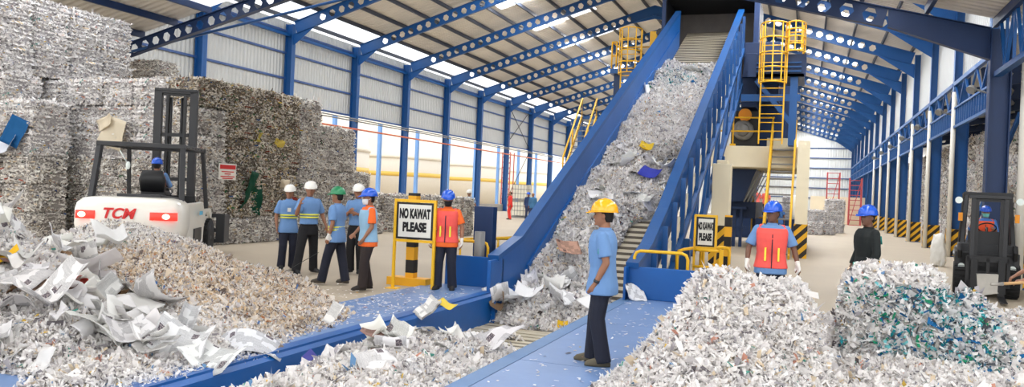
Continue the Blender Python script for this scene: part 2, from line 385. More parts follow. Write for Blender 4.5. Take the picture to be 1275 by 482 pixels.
# lean-to posts outside the left opening
for i in range(1, 12):
    y = Y0+S*i+1.2
    o = MB().box(-31.7, -31.45, y-.15, y+.15, 0, 6.6).build('outer_post', M['blue_l'])
    tag(o, 'pale blue outdoor post seen through the left opening, number %d from the near end' % i, 'post', 'outdoor posts beyond the left opening')
# tanks outside
for i, (x, y, rr) in enumerate(((-44,42,7.4),(-45,60,7.6),(-46,79,7.8),(-47,99,8.0),(-48,121,8.2))):
    t = empty('storage_tank', (x,y,0), 0, '%s large white domed tank outside the left opening from the near end' % ordinal(i), 'tank', 'white domed tanks outdoors')
    MB().lathe((0,0,0), (0,0,1), [(0,rr),(4.9,rr),(5.0,rr-.1)], 48).build('tank_shell', M['tank'], t)
    MB().lathe((0,0,0), (0,0,1), [(4.8,rr+.12),(5.05,rr+.12)]+[(5.05+7.5*sin(a), (rr-.1)*cos(a)) for a in np.linspace(.05,1.5,10)], 48).build('dome', M['tank'], t)
    MB().lathe((0,0,0), (0,0,1), [(2.9,rr+.04),(3.35,rr+.04)], 48).build('yellow_band', M['tanky'], t)

# right row: jack trusses, pipes, side hall
for i in range(1, len(Yf)-1):
    ya, yb_ = Yf[i]+.15, Yf[i+1]-.15; x = XR-.02
    mb = MB(); mb.box(x, x+.12, ya, yb_, 4.82, 4.92); mb.box(x, x+.12, ya, yb_, 6.45, 6.6)
    mb.box(x, x+.12, ya, yb_, 5.55, 5.62)
    n = 14
    for k in range(n+1):
        yy = ya+(yb_-ya)*k/n; mb.box(x+.03, x+.09, yy-.03, yy+.03, 4.9, 5.6)
    for k in range(6):
        a = ya+(yb_-ya)*k/6; b = ya+(yb_-ya)*(k+1)/6
        mb.beam((x+.06,a,5.6 if k % 2 else 6.5), (x+.06,b,6.5 if k % 2 else 5.6), .06, .06)
    tag(mb.build('jack_truss', M['blue']), 'blue lattice girder between %s and %s columns of right row' % (ordinal(i), ordinal(i+1)), 'girder', 'lattice girders along the right row')
    if i < 9:
        tag(MB().tube([(XR-.0,Yf[i]-.32,0),(XR-.0,Yf[i]-.32,6.2)], .085, 12).build('downpipe', M['pipe']), 'white downpipe beside the %s column of the right row' % ordinal(i), 'pipe', 'white downpipes of the right row')
# near truss running towards the camera on the right
mb = MB(); mb.box(3.92, 4.08, 9, 21.0, 4.9, 5.02); mb.box(3.92, 4.08, 9, 21.0, 6.35, 6.5)
for k in range(16):
    a = 9+12*k/16; mb.beam((4,a,4.95 if k % 2 else 6.4), (4,a+.75,6.4 if k % 2 else 4.95), .07, .07); mb.box(3.97,4.03,a-.03,a+.03,4.95,6.4)
tag(mb.build('jack_truss', M['blue']), 'blue lattice girder at top right leading from nearest column towards viewer', 'girder')
struct(MB().box(4.12, 4.17, 9, 21, 6.5, 6.9).build('wall_right_near', M['wallw']))
tag(MB().tube([(4.55,20.9,0),(4.55,20.9,5.4)], .1, 12).build('downpipe', M['pipe']), 'thick white downpipe at the nearest right column by the dark forklift', 'pipe')
tag(MB().tube([(5.3,27.7,4.8),(6.6,30.5,.1)], .06, 8).build('slanted_pipe', M['pipe']), 'pale slanted pipe behind the right forklift', 'pipe')
tag(MB().beam((5.9,27.6,4.8), (4.9,30,.3), .1, .1).build('slanted_brace', M['blue']), 'dark blue diagonal brace behind the right forklift', 'bracing')
# side hall rafters and roof on the right
for i in range(0, 8):
    mb = MB(); y = Y0+S*i-1.5; cell_beam(mb, (XR+.6, y, 6.9), (24, y, 10.2), .75, hole=.42, solid0=.4, solid1=.4)
    tag(mb.build('side_rafter', M['blue_d']), '%s dark blue perforated rafter in the side hall beyond the right columns' % ordinal(i), 'rafter', 'side hall rafters')
struct(MB().prism([(XR+.6,9,7.05),(24,9,10.35),(24,9,10.4),(XR+.6,9,7.1)], (0,YB-9,0)).build('ceiling_side', M['roof']))
struct(MB().box(24, 24.1, 9, YB, 0, 10.4).build('wall_side', M['wallw']))

# near frame (lower portal) with its roof
NY, NX0, NX1, NZ = 21.2, -24.2, 3.95, 6.05
NM = (NX0+NX1)/2; NR = NZ+.255*(NX1-NM)
nf = empty('near_portal', (0,0,0), 0, 'large dark blue perforated portal frame nearest to the viewer at top', 'portal frame')
mb = MB(); cell_beam(mb, (NM,NY,NR), (NX0,NY,NZ), .46, hole=.3, solid0=1.2, solid1=.5, fl=.2); mb.build('left_rafter', M['blue_d'], nf)
mb = MB(); cell_beam(mb, (NM,NY,NR), (NX1-2.3,NY,NZ+.255*2.3), .46, hole=.32, solid0=1.2, solid1=.1, fl=.2)
q = NZ+.255*2.3
mb.prism([(NX1-2.3,NY-.008,q),(NX1-.1,NY-.008,NZ+.02),(NX1-.1,NY-.008,NZ-.72),(NX1-2.3,NY-.008,q-.46)], (0,.016,0))
mb.beam((NX1-2.3,NY,q-.46), (NX1-.1,NY,NZ-.72), .2, .02); mb.beam((NX1-2.3,NY,q), (NX1-.1,NY,NZ+.02), .2, .02)
mb.build('right_rafter', M['blue_d'], nf)
mb = MB()
mb.box(NX1-.1,NX1-.07,NY-.15,NY+.15,0,NZ); mb.box(NX1+.32,NX1+.35,NY-.15,NY+.15,0,NZ); mb.box(NX1-.1,NX1+.35,NY-.01,NY+.01,0,NZ); mb.build('column', M['blue_d'], nf)
MB().box(NX0-.4,NX0,NY-.15,NY+.15,0,NZ).build('column', M['blue_d'], nf)
nz = lambda x: NR-abs(x-NM)*.255
NYN = -7.0  # near roof carried on behind the camera to dim the foreground
mb = MB()
for (a, b) in ((NX0-1,-19.6),(-18.4,-15.2),(-14.0,NM),(NM,-5.5),(-4.3,1.0),(1.9,NX1+.6)):
    mb.prism([(a,NYN,nz(a)+.28),(b,NYN,nz(b)+.28),(b,NYN,nz(b)+.32),(a,NYN,nz(a)+.32)], (0,NY-NYN+.15,0))
struct(mb.build('ceiling_near', M['roof']))
for (a, b) in ((-19.6,-18.4),(-15.2,-14.0),(-5.5,-4.3),(1.0,1.9)):
    mb = MB().prism([(a,NYN,nz(a)+.32),(b,NYN,nz(b)+.32),(b,NYN,nz(b)+.33),(a,NYN,nz(a)+.33)], (0,NY-NYN+.15,0))
    tag(mb.build('skylight', m_sky), {-19.6:'bright skylight strip in near roof over the tallest bales',-15.2:'bright skylight strip in near roof right of the tallest bales',-5.5:'skylight strip in the near roof right above the conveyor foot',1.0:'narrow skylight strip in near roof at top right'}[a], 'skylight')
for j in range(20):
    x = NX0+.6+j*1.45
    o = MB().box(x-.05, x+.05, NYN, NY+.1, nz(x)+.05, nz(x)+.27).build('roof_purlin', M['blue_d'])
    tag(o, 'dark purlin under the near low roof, number %d from the left' % (j+1), 'purlin', 'purlins of the near low roof')

# ------------------------------------------------------------------ conveyor
TA = tan(R(25.4)); CX0, CX1 = -5.0, -2.83
def railz(y, right=False):
    if right:
        pts = [(13.14,.58),(14.3,.84),(15.9,1.50),(17.0,2.06)]
        if y >= 17.0: return 2.06+(y-17.0)*(9.24-2.06)/(31.9-17.0)
    else:
        pts = [(12.71,.57),(13.93,.86)]
        if y >= 13.93: return .86+(y-13.93)*TA
    return float(np.interp(y, [p[0] for p in pts], [p[1] for p in pts]))
PITZ = -.46
def bedz(y): return max(PITZ, .86+(y-13.93)*TA-1.33)
conv = empty('inclined_conveyor', (0,0,0), 0, 'large blue inclined slat conveyor carrying paper up to a dark hood', 'conveyor')
def side_wall(x0, x1, right):
    ys = [12.95] + ([13.14,14.3,15.9,17,31.6] if right else [13.93,17,31.3]); mb = MB()
    for a, b in zip(ys[:-1], ys[1:]):
        n = max(1, int((b-a)/3))
        for k in range(n):
            p, q = a+(b-a)*k/n, a+(b-a)*(k+1)/n
            zp, zq = railz(p, right), railz(q, right); bp_, bq_ = min(bedz(p)-.15, zp-.3), min(bedz(q)-.15, zq-.3)
            mb.prism([(x0,p,bp_),(x0,q,bq_),(x0,q,zq),(x0,p,zp)], (x1-x0,0,0))
    return mb
side_wall(CX0-.05, CX0, False).build('side_panel', M['blue_c'], conv)
side_wall(CX1, CX1+.04, True).build('side_panel', M['blue_c'], conv)
mb = MB()
for a, b in ((12.71,13.93),(13.93,31.3)): mb.beam((CX0-.09,a,railz(a)+.02), (CX0-.09,b,railz(b)+.02), .2, .1)
mb.build('top_rail', M['blue'], conv)
mb = MB()
for a, b in ((13.14,14.3),(14.3,15.9),(15.9,17),(17,31.8)): mb.beam((CX1+.1,a,railz(a,1)+.02), (CX1+.1,b,railz(b,1)+.02), .22, .1)
mb.build('top_rail', M['blue'], conv)
# liner panels on the inner left side (overlapping plates)
mb = MB()
for k in range(7):
    a = 14.2+k*2.4; b = a+2.38; mb.prism([(CX0,a,bedz(a)-.1),(CX0,b,bedz(b)-.1),(CX0,b,railz(b)-.62),(CX0,a,railz(a)-.62)], (.035,0,0))
mb.build('liner_plate', M['blue_c'], conv)
# slats
mb = MB(); y = 2.2
sl_w = .27
while y < 14.0: mb.box(CX0+.02, CX1-.02, y, y+.15, PITZ-.05, PITZ+.012*((int(y*10) % 2))); y += .235
ca, sa = cos(R(25.4)), sin(R(25.4))
def slat_pts(s_): yy = 13.93+s_*ca; return yy, .86+(yy-13.93)*TA-1.33
s_ = .0
while s_ < 21.3:
    y1, z1 = slat_pts(s_); y2, z2 = slat_pts(s_+.155)
    mb.prism([(CX0+.02,y1,z1),(CX0+.02,y2,z2+.0),(CX0+.02,y2+.015,z2-.06),(CX0+.02,y1+.015,z1-.06)], (CX1-CX0-.04,0,0)); s_ += .245
mb.build('slat_chain', M['slat'], conv)
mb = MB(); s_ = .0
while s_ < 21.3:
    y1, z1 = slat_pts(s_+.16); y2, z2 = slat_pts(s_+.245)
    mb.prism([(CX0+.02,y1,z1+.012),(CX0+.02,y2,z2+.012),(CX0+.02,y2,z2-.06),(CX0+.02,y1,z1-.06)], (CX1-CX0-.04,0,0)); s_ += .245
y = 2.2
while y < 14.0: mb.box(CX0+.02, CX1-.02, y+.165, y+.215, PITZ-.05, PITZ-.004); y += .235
mb.build('slat_shade_bars', M['slatd'], conv)  # dark bars added between slats, standing in for shadow lines
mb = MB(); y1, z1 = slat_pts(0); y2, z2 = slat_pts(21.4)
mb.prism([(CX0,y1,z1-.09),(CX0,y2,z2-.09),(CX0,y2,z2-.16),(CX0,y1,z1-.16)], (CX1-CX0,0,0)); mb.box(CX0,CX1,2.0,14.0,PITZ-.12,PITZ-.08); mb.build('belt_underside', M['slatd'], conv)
# outer truss on the right side
mb = MB(); mg = MB()
LO = 2.55
def lowz(y): return railz(y, True)-LO
yy = 14.2; ks = 0
while yy < 31.2:
    zt = railz(yy, True)-.02; zb = max(lowz(yy), 0.02)
    mb.beam((CX1+.28,yy,zt), (CX1+.28,yy,max(zt-1.35,.02)), .1, .1, up=(1,0,0))
    nx = yy+1.05
    if nx < 31.2:
        zb2 = max(lowz(nx), .02)
        if ks % 2 == 0 and lowz(nx) > .2: mb.beam((CX1+.3,yy,zb+.1), (CX1+.3,nx,railz(nx,True)-1.3), .08, .1); mb.beam((CX1+.3,nx,railz(nx,True)-1.3), (CX1+.3,nx,lowz(nx)), .1, .1, up=(1,0,0))
        mg.prism([(CX1+.2,yy+.07,zt-1.12),(CX1+.2,nx-.07,zt-.62),(CX1+.2,nx-.07,zt-.32),(CX1+.2,yy+.07,zt-.82)], (.05,0,0))
        if railz(nx,1)-2.0 > .1: mg.prism([(CX1+.16,yy+.12,zt-1.75),(CX1+.16,nx-.05,railz(nx,1)-1.75),(CX1+.16,nx-.05,railz(nx,1)-1.42),(CX1+.16,yy+.12,zt-1.42)], (.05,0,0))
    yy = nx; ks += 1
a = 18.9; mb.beam((CX1+.3,a,lowz(a)+.05), (CX1+.3,31.2,lowz(31.2)+.05), .16, .16); mb.beam((CX1+.3,15.5,railz(15.5,1)-1.3), (CX1+.3,31.2,railz(31.2,1)-1.3), .1, .14)
mb.build('lattice_truss', M['blue'], conv); mg.build('return_guard', M['cream'], conv)
# left outer truss (for side views)
mb = MB()
yy = 15.
while yy < 31: mb.beam((CX0-.15,yy,railz(yy)), (CX0-.15,yy,max(bedz(yy)-.9,.02)), .1, .1, up=(1,0,0)); yy += 1.6
mb.build('lattice_truss', M['blue'], conv)
for (y_, ) in ((20.5,),(26.,)):
    mb = MB(); mb.box(CX0-.3,CX0-.1,y_-.1,y_+.1,0,bedz(y_)-.2); mb.build('support_leg', M['blue_d'], conv)
MB().box(CX1+.25,CX1+.45,24.1,24.3,0,lowz(24.2)+.1).build('support_leg', M['blue'], conv); MB().box(CX1+.22,CX1+.48,17.2,17.4,0,.9).build('support_leg', M['blue'], conv)
# hood
hood = empty('discharge_hood', (0,0,0), 0, 'dark box hood over the top end of the blue conveyor', 'hood')
mb = MB(); mb.box(-5.78,-5.68,32,35.5,6.6,9.85); mb.box(-2.25,-2.12,32,35.5,6.0,9.85); mb.prism([(-5.78,31.7,9.85),(-2.12,31.7,9.8),(-2.12,31.7,9.95),(-3.0,31.7,10.12),(-5.78,31.7,9.95)], (0,3.8,0)); mb.build('shell', mat('hood_dark', srgb(24,27,34), .6), hood)
MB().box(-5.7,-2.2,34.9,35.0,6.0,9.85).build('back_plate', mat('hood_back', srgb(112,105,100), .7, noise=.25, nscale=2), hood)
MB().box(-2.25,-2.05,31.9,32.1,4.0,9.9).build('corner_post', M['blue_d'], hood); MB().box(-5.85,-5.7,31.9,32.1,5.5,9.9).build('corner_post', M['blue_d'], hood)
MB().box(-5.7,-2.2,33.0,35.0,8.0,8.08).build('discharge_lip', M['slatd'], hood)

# pit side panels, walkways
tag(MB().prism([(-5.0,1.9,.03),(-4.93,1.9,-.02),(-4.93,1.9,-.46),(-5.0,1.9,-.5)], (0,11.2,0)).box(-5.14,-4.98,1.9,12.71,-.02,.04).prism([(-5.0,12.3,-.02),(-5.0,13.6,.0),(-5.0,13.6,-.5),(-5.0,12.3,-.5)], (.14,0,0)).build('pit_side_plate', M['blue_c']), 'blue steel side plate lining the left edge of the conveyor pit', 'steel plate')
tag(MB().box(-2.9,-2.72,1.9,13.2,-.5,.035).build('pit_edge_channel', mat('edge_channel', srgb(88,124,168), .5, noise=.1)), 'pale blue steel edge channel along the right side of the pit', 'steel channel')
def walkway(x0, x1, y0, y1, label):
    w = empty('steel_walkway', (0,0,0), 0, label, 'walkway')
    mb = MB(); n = 4
    for k in range(n): mb.box(x0, x1, y0+(y1-y0)*k/n+.004, y0+(y1-y0)*(k+1)/n-.004, .005, .035)
    mb.build('deck_plate', M['walk'], w)
walkway(-2.71, -1.5, 2.0, 13.25, 'worn pale blue steel walkway under the man in the yellow helmet')
walkway(-6.35, -5.15, 2.0, 12.95, 'worn pale blue steel walkway left of the pit, part covered by paper')
tag(MB().box(-6.12,-5.02,12.95,13.02,.03,.57).box(-5.07,-5.0,12.4,13.0,.03,.57).build('kick_panel', M['blue_c'], bevel=.01), 'low blue steel panel behind the worker at the left of the conveyor', 'panel')
tag(MB().box(-2.86,-1.7,13.18,13.25,.035,.58).build('kick_panel', M['blue_c'], bevel=.01), 'low blue steel panel right of conveyor foot with yellow hoop above', 'panel')

def hoop(x0, x1, y, z0, z1, label, y2=None, r=.028):
    y2 = y if y2 is None else y2; c = .1
    pts = [(x0,y,z0),(x0,y,z1-c),(x0+.03,y,z1-.03),(x0+c,y+(y2-y)*.1,z1),(x1-c,y2-(y2-y)*.1,z1),(x1-.03,y2,z1-.03),(x1,y2,z1-c),(x1,y2,z0)]
    return tag(MB().tube(pts, r, 8).build('barrier_hoop', M['yellow']), label, 'barrier')
hoop(-2.74,-1.84,13.35,0,.84,'yellow tube hoop behind the blue panel right of conveyor')
hoop(-6.2,-5.52,13.5,0,.8,'yellow tube hoop behind worker at left blue panel')
hoop(-5.95,-5.3,14.6,0,.8,'second yellow tube hoop left of the conveyor foot',15.4)
o = MB(); o.tube([(-6.4,14.2,.78),(-5.35,15.6,.84)], .022, 6); [o.tube([(-6.4+1.05*t,14.2+1.4*t,0),(-6.4+1.05*t,14.2+1.4*t,.8)], .022, 6) for t in (0,.5,1)]
tag(o.build('barrier_rail', M['yellow']), 'thin yellow handrail beside the left foot of the conveyor', 'railing')
tag(MB().tube([(-5.63,12.45+.9,0),(-5.63,13.35,1.0)], .1, 14).build('grey_post', M['grey']), 'short grey steel pipe post behind the worker in orange vest', 'post')
tag(MB().box(-6.0,-5.6,13.9,14.1,.3,1.45).box(-5.85,-5.75,13.95,14.05,0,.3).build('control_box', M['blue_d'], bevel=.01), 'dark blue control cabinet behind the worker in orange vest', 'cabinet')

# ------------------------------------------------------------------ signs
def text_obj(s, size, loc, rot, mat_, parent, name='lettering', bold=.0, shear=0, sx=1, spacing=1):
    c = bpy.data.curves.new(name, 'FONT'); c.body = s; c.size = size; c.align_x = 'CENTER'; c.align_y = 'CENTER'; c.extrude = .003; c.offset = bold; c.shear = shear; c.space_character = spacing
    t_ = bpy.data.objects.new('tmp', c); COL.objects.link(t_); dg = bpy.context.evaluated_depsgraph_get(); me = bpy.data.meshes.new_from_object(t_.evaluated_get(dg)); bpy.data.objects.remove(t_)
    xs = [v.co.x for v in me.vertices]; w_ = max(xs)-min(xs)
    for v in me.vertices: v.co.x *= sx/w_
    me.materials.clear(); me.materials.append(mat_); o = bpy.data.objects.new(name, me); link(o, parent); o.location = loc; o.rotation_euler = rot; return o
def sign(loc, rz, W, H, z0, ztop, label, full_right=True):
    s = empty('warning_sign', loc, rz, label, 'sign')
    mb = MB(); mb.beam((-W/2,0,0),(-W/2,0,ztop), .045, .045); 
    if full_right: mb.beam((W/2,0,0),(W/2,0,ztop), .045, .045)
    else: mb.beam((W/2,0,z0-.04),(W/2,0,ztop), .045, .045)
    mb.beam((-W/2-.02,0,ztop),(W/2+.02,0,ztop), .05, .05, up=(0,1,0)); mb.beam((-W/2,0,z0-.02),(W/2,0,z0-.02), .045, .045, up=(0,1,0))
    mb.box(-W/2-.1,-W/2+.1,-.1,.1,0,.015); mb.build('frame', M['yellow'], s)
    MB().box(-W/2+.03,W/2-.03,-.012,.012,z0+.01,ztop-.03).build('border', M['black'], s)
    MB().box(-W/2+.065,W/2-.065,-.018,.018,z0+.045,ztop-.065).build('panel', M['signw'], s)
    zc = (z0+ztop)/2
    text_obj('NO KAWAT', max(W*.30,H*.33), (0,-.021,zc+H*.17), (pi/2,0,0), M['blktxt'], s, bold=.012, sx=W*.78)
    text_obj('PLEASE', max(W*.28,H*.33), (0,-.021,zc-H*.2), (pi/2,0,0), M['blktxt'], s, bold=.012, sx=W*.6)
    return s
sign((-6.3,12.05,0), R(3), .74, .62, .86, 1.53, 'yellow framed NO KAWAT PLEASE sign beside the worker in orange vest')
sign((-2.0,17.0,0), R(-2), .44, .62, .76, 1.42, 'yellow framed NO KAWAT PLEASE sign right of the conveyor foot')
p = empty('bollard', (-6.62,12.6,0), 0, 'yellow and black banded post with square base behind left sign', 'bollard')
MB().box(-.08,.08,-.08,.08,0,1.66).build('post', M['bandpost'], p); MB().box(-.42,.36,-.14,.14,0,.14).build('base', M['bandpost'], p)
tag(MB().box(-.0,.16,-.08,.08,0,1.42).build('bollard', M['bandpost']), 'yellow and black banded post right of the second warning sign', 'bollard').location = (-1.72,19.0,0)
bpy.data.objects['bollard.001'].location = (-1.8,19.0,0)
# yellow barriers by second sign
hoop(-2.45,-2.1,16.2,0,.72,'yellow hoop barrier just left of second warning sign',17.6,.035)
hoop(-2.15,-1.62,17.6,0,.7,'yellow hoop barrier behind second warning sign',18.4,.035)
tag(MB().box(-1.68,-1.6,16.8,16.88,0,.74).tube([(-2.2,16.84,.7),(-1.62,16.84,.7)], .03).tube([(-2.2,16.84,.35),(-1.62,16.84,.35)], .03).build('barrier_rail', M['yellow']), 'square yellow barrier frame at the foot of the second sign', 'railing')

# ------------------------------------------------------------------ mezzanine, stair, ladders, tower
mz = empty('mezzanine', (0,0,0), 0, 'cream concrete mezzanine with striped feet behind the conveyor', 'mezzanine')
MB().box(-3.45,-.4,30,36,3.02,3.8).build('slab_edge', M['cream'], mz, bevel=.02)
MB().box(-.38,0,27.0,36,.0,3.8).build('side_pier', M['cream'], mz)
MB().box(-.4,.02,26.98,36,.0,1.1).build('striped_foot', M['chev'], mz)
pc = empty('concrete_pier', (0,0,0), 0, 'cream concrete pier with striped foot under right side of conveyor', 'pier')
MB().box(-2.46,-1.98,21.9,22.4,0,2.76).box(-2.36,-2.08,21.95,22.35,2.76,2.86).build('shaft', M['cream'], pc, bevel=.02); MB().box(-2.48,-1.96,21.88,22.42,0,1.08).build('striped_foot', M['chev'], pc)
st = empty('steel_stair', (0,0,0), 0, 'steep steel stair with yellow handrails up to the mezzanine', 'stair')
SY0, SY1, SX0, SX1 = 26.2, 30.0, -1.3, -.5
mb = MB()
for k in range(14):
    t = (k+.5)/14; mb.box(SX0+.03, SX1-.03, SY0+(SY1-SY0)*t-.13, SY0+(SY1-SY0)*t+.13, 3.8*t-.02, 3.8*t+.03)
mb.build('tread', M['grey'], st)
for x in (SX0, SX1): MB().beam((x,SY0-.1,.05),(x,SY1,3.78), .05, .22).build('stringer', M['yellow'], st)
for x in (SX0, SX1):
    mb = MB(); mb.tube([(x,SY0-.1,0),(x,SY0-.1,.9),(x,SY1,4.75),(x,SY1,3.8)], .035, 8)
    for t in (.33,.66): mb.tube([(x,SY0+(SY1-SY0)*t,3.8*t),(x,SY0+(SY1-SY0)*t,3.8*t+.9)], .025, 6)
    mb.tube([(x,SY0-.1,.5),(x,SY1,4.3)], .025, 6); mb.build('handrail', M['yellow'], st)
gr = MB()
for z in (4.35, 4.85): gr.tube([(-3.4,30.1,z),(-1.25,30.1,z)], .03, 8)
for x in (-3.4,-2.7,-1.3): gr.tube([(x,30.1,3.8),(x,30.1,4.88)], .03, 8)
gr.box(-2.8,-2.6,30.02,30.18,3.8,3.88); tag(gr.build('guard_railing', M['yellow']), 'yellow guard railing along the edge of the cream mezzanine', 'railing')
def cage_ladder(x, y, z0, z1, zc, w, label, depth=.7, side=-1):
    c = empty('caged_ladder', (x,y,0), 0, label, 'ladder')
    mb = MB(); mb.box(-w/2-.025,-w/2+.025,-.03,.03,z0,z1); mb.box(w/2-.025,w/2+.025,-.03,.03,z0,z1); mb.build('rail', M['yellow'], c)
    mb = MB(); z = z0+.15
    while z < min(zc+1.6, z1): mb.tube([(-w/2,0,z),(w/2,0,z)], .018, 6); z += .3
    mb.build('rung', M['yellow'], c)
    mb = MB(); z = zc; nn = 0
    arc = [(-w/2-.04,0)]+[((w/2+.08)*-cos(a), side*depth*sin(a)) for a in np.linspace(.25, pi-.25, 9)]+[(w/2+.04,0)]
    while z < z1+.01: mb.tube([(ax,ay,z) for ax, ay in arc], .026, 6); z += (z1-zc)/4
    for a in (1,3,5,7,9): ax, ay = arc[a]; mb.box(ax-.02,ax+.02,ay-.02,ay+.02,zc,z1)
    mb.build('cage', M['yellow'], c); return c
cage_ladder(-1.32,28.8,3.8,7.95,5.9,.78,'yellow caged ladder rising from the mezzanine to the blue top platform')
cage_ladder(-.62,28.9,6.95,7.95,6.96,.5,'small yellow cage guard at the right of the top platform')
tw = empty('tower_platform', (0,0,0), 0, 'dark blue steel tower platform beside the top of conveyor', 'platform')
MB().box(-2.2,-.25,29.1,31.5,6.82,6.98).box(-2.2,-.25,29.1,29.2,6.2,6.82).box(-1.9,-.3,29.1,31.5,6.2,6.3).build('deck', M['blue_d'], tw)
mb = MB(); mb.box(-.75,-.5,29.2,29.45,3.8,6.3);  mb.beam((-.7,29.3,4.6),(-1.9,29.3,6.1), .16, .16, up=(0,1,0)); mb.box(-2.4,-.4,29.25,29.4,5.35,5.6)
for z in (6.35,6.5,6.65): mb.box(-1.9,-.4,29.02,29.1,z,z+.05)
mb.build('frame', M['blue'], tw)
mb = MB(); mb.box(-2.5,-1.95,30.6,34,5.3,6.4); mb.box(-2.5,-1.2,31,35,5.6,7.8); mb.box(-2.7,-.6,33.5,36,3.8,7.5); mb.prism([(-2.5,30.5,6.4),(-1.9,30.5,6.4),(-2.0,30.5,7.3),(-2.4,30.5,7.3)], (0,2,0))
tag(mb.build('baler_housing', M['blue_d'], bevel=.02), 'dark blue machine housing between conveyor top and the tower', 'machine')
bm = empty('drive_motor', (-2.35,30.9,0), 0, 'drive motor with orange disc and grey drum on the mezzanine', 'motor')
MB().disc((0,-.1,5.02),(0,1,0),.24,.12).build('orange_disc', M['orange'], bm)
MB().lathe((-.05,0,4.45),(0,1,0),[(-.2,.3),(-.15,.38),(.2,.38),(.25,.3)]).lathe((-.05,-.22,4.45),(0,1,0),[(-.05,.2),(0,.24)]).build('drum', M['grey'], bm)
MB().box(-.5,.5,.05,1.2,3.8,5.2).build('gearbox', M['dgrey'], bm, bevel=.03)
tag(MB().box(-1.55,-.8,31.2,32,3.8,4.2).build('crate', M['cream'], bevel=.02), 'small cream box on the mezzanine behind railing', 'box')
# machine below the mezzanine
bl = empty('baling_press', (0,0,0), 0, 'dark blue baling press standing in shade under the mezzanine', 'press')
MB().prism([(-3.4,31.5,3.0),(-1.9,31.5,3.0),(-2.35,31.5,1.75),(-3.4,31.5,1.75)], (0,5,0)).build('chute', M['blue_d'], bl)
mb = MB()
for k in range(4): mb.beam((-2.3+.13*k,31.4,1.75),(-1.75+.13*k,31.4,2.95), .04, .04)
mb.build('bracing', M['grey'], bl)
mb = MB(); mb.box(-3.4,-1.9,32,37,1.1,1.75); mb.box(-3.4,-2.2,31.4,33,1.45,1.55)
for x, y in ((-3.2,31.6),(-2.4,31.6),(-2.0,33),(-3.0,33),(-2.65,31.6)): mb.box(x-.06,x+.06,y-.06,y+.06,0,1.5)
mb.box(-3.4,-2.2,31.5,31.6,.7,.8); mb.build('frame', M['blue_d'], bl)
MB().box(-3.6,-.4,40,44,0,1.0).box(-3.6,-2.6,40,44,1,2.6).build('body', M['blue_d'], bl, bevel=.03)
pf = MB(); pf.box(-4.2,-1.2,50.2,52.5,.82,.9)
for k in range(5): pf.box(-3.9,-1.4,49.9-.3*k,50.15-.3*k,.72-.17*k,.76-.17*k)
for x in (-4.1,-2.7,-1.3): pf.box(x-.04,x+.04,50.2,50.3,0,.85)
for x in (-4.1,-1.3): pf.box(x-.05,x+.05,48.5,48.6,0,1.8)
tag(pf.build('step_platform', M['dgrey']), 'grey steel step platform under the two workers in pink vests', 'platform')
tag(MB().box(-2.25,-2.15,35,35.1,0,2.0).box(-1.25,-1.15,35,35.1,0,1.2).tube([(-2.2,35,1.1),(-1.2,35,1.1)], .03).build('yellow_gate', M['yellow']), 'yellow post and rail under the mezzanine', 'railing')
# left cage ladder / platform behind conveyor
lp = empty('rear_platform', (0,0,0), 0, 'blue post platform behind the left side of the conveyor', 'platform')
MB().box(-8.1,-6.15,32.6,34,6.95,7.15).build('deck', M['blue'], lp); MB().box(-7.95,-7.7,32.8,33.05,0,6.95).box(-6.9,-6.7,33.2,33.4,0,6.95).box(-7.95,-6.7,32.85,33,4.4,4.6).build('post', M['blue_d'], lp)
cage_ladder(-7.2,32.6,4.9,8.75,6.9,.82,'yellow caged ladder behind the left side of the conveyor')
hp = MB(); [hp.tube([(x,32.7,7.1),(x,32.7,8.3)], .035, 6) for x in (-8.05,-7.85)]; [hp.tube([(-8.05,32.7,z),(-7.85,32.7,z)], .03, 6) for z in (7.7,8.3)]
hp.tube([(-8.05,32.7,8.3),(-8.05,34,8.3),(-6.5,34,8.3)], .03, 6); tag(hp.build('platform_railing', M['yellow']), 'yellow railing on the blue platform behind the conveyor', 'railing')
tag(MB().box(-6.5,-6.2,32.9,33.2,7.16,8.75).build('yellow_upright', M['yellow'], bevel=.02), 'solid yellow upright box beam beside conveyor top', 'post')
tag(MB().box(-6.1,-5.8,32.6,33.4,7.7,8.8).disc((-6.0,32.5,8.6),(0,1,0),.16,.2).disc((-6.05,32.5,8.2),(0,1,0),.14,.2).build('head_gearbox', M['dgrey'], bevel=.03), 'dark gearbox at the top left end of conveyor', 'gearbox')
sb = empty('rear_stair', (0,0,0), 0, 'far yellow stair rising behind the left flank of the conveyor', 'stair')
mb = MB()
for x in (-11.5,-10.7):
    mb.beam((x,37.5,2.6),(x,40.6,5.9), .06, .2); mb.tube([(x,37.5,2.6),(x,37.5,3.6),(x,40.6,6.9),(x,40.6,5.9)], .045, 6)
    mb.tube([(x,39.0,4.2),(x,39.0,5.2)], .04, 6)
mb.build('handrail', M['yellow'], sb); mb = MB()
for k in range(11): mb.box(-11.5,-10.7,37.6+.28*k,37.8+.28*k,2.7+.3*k,2.74+.3*k)
mb.build('tread', M['grey'], sb); MB().box(-11.8,-9.5,40.6,43,5.8,5.95).build('landing', M['blue'], sb); MB().box(-11.7,-11.5,40.7,40.9,0,5.8).build('post', M['blue'], sb); MB().box(-9.7,-9.5,40.7,40.9,0,5.8).build('post', M['blue'], sb); MB().box(-11.6,-10.6,37.4,37.6,2.5,2.7).box(-11.6,-11.4,37.4,37.6,0,2.6).build('support', M['blue'], sb)

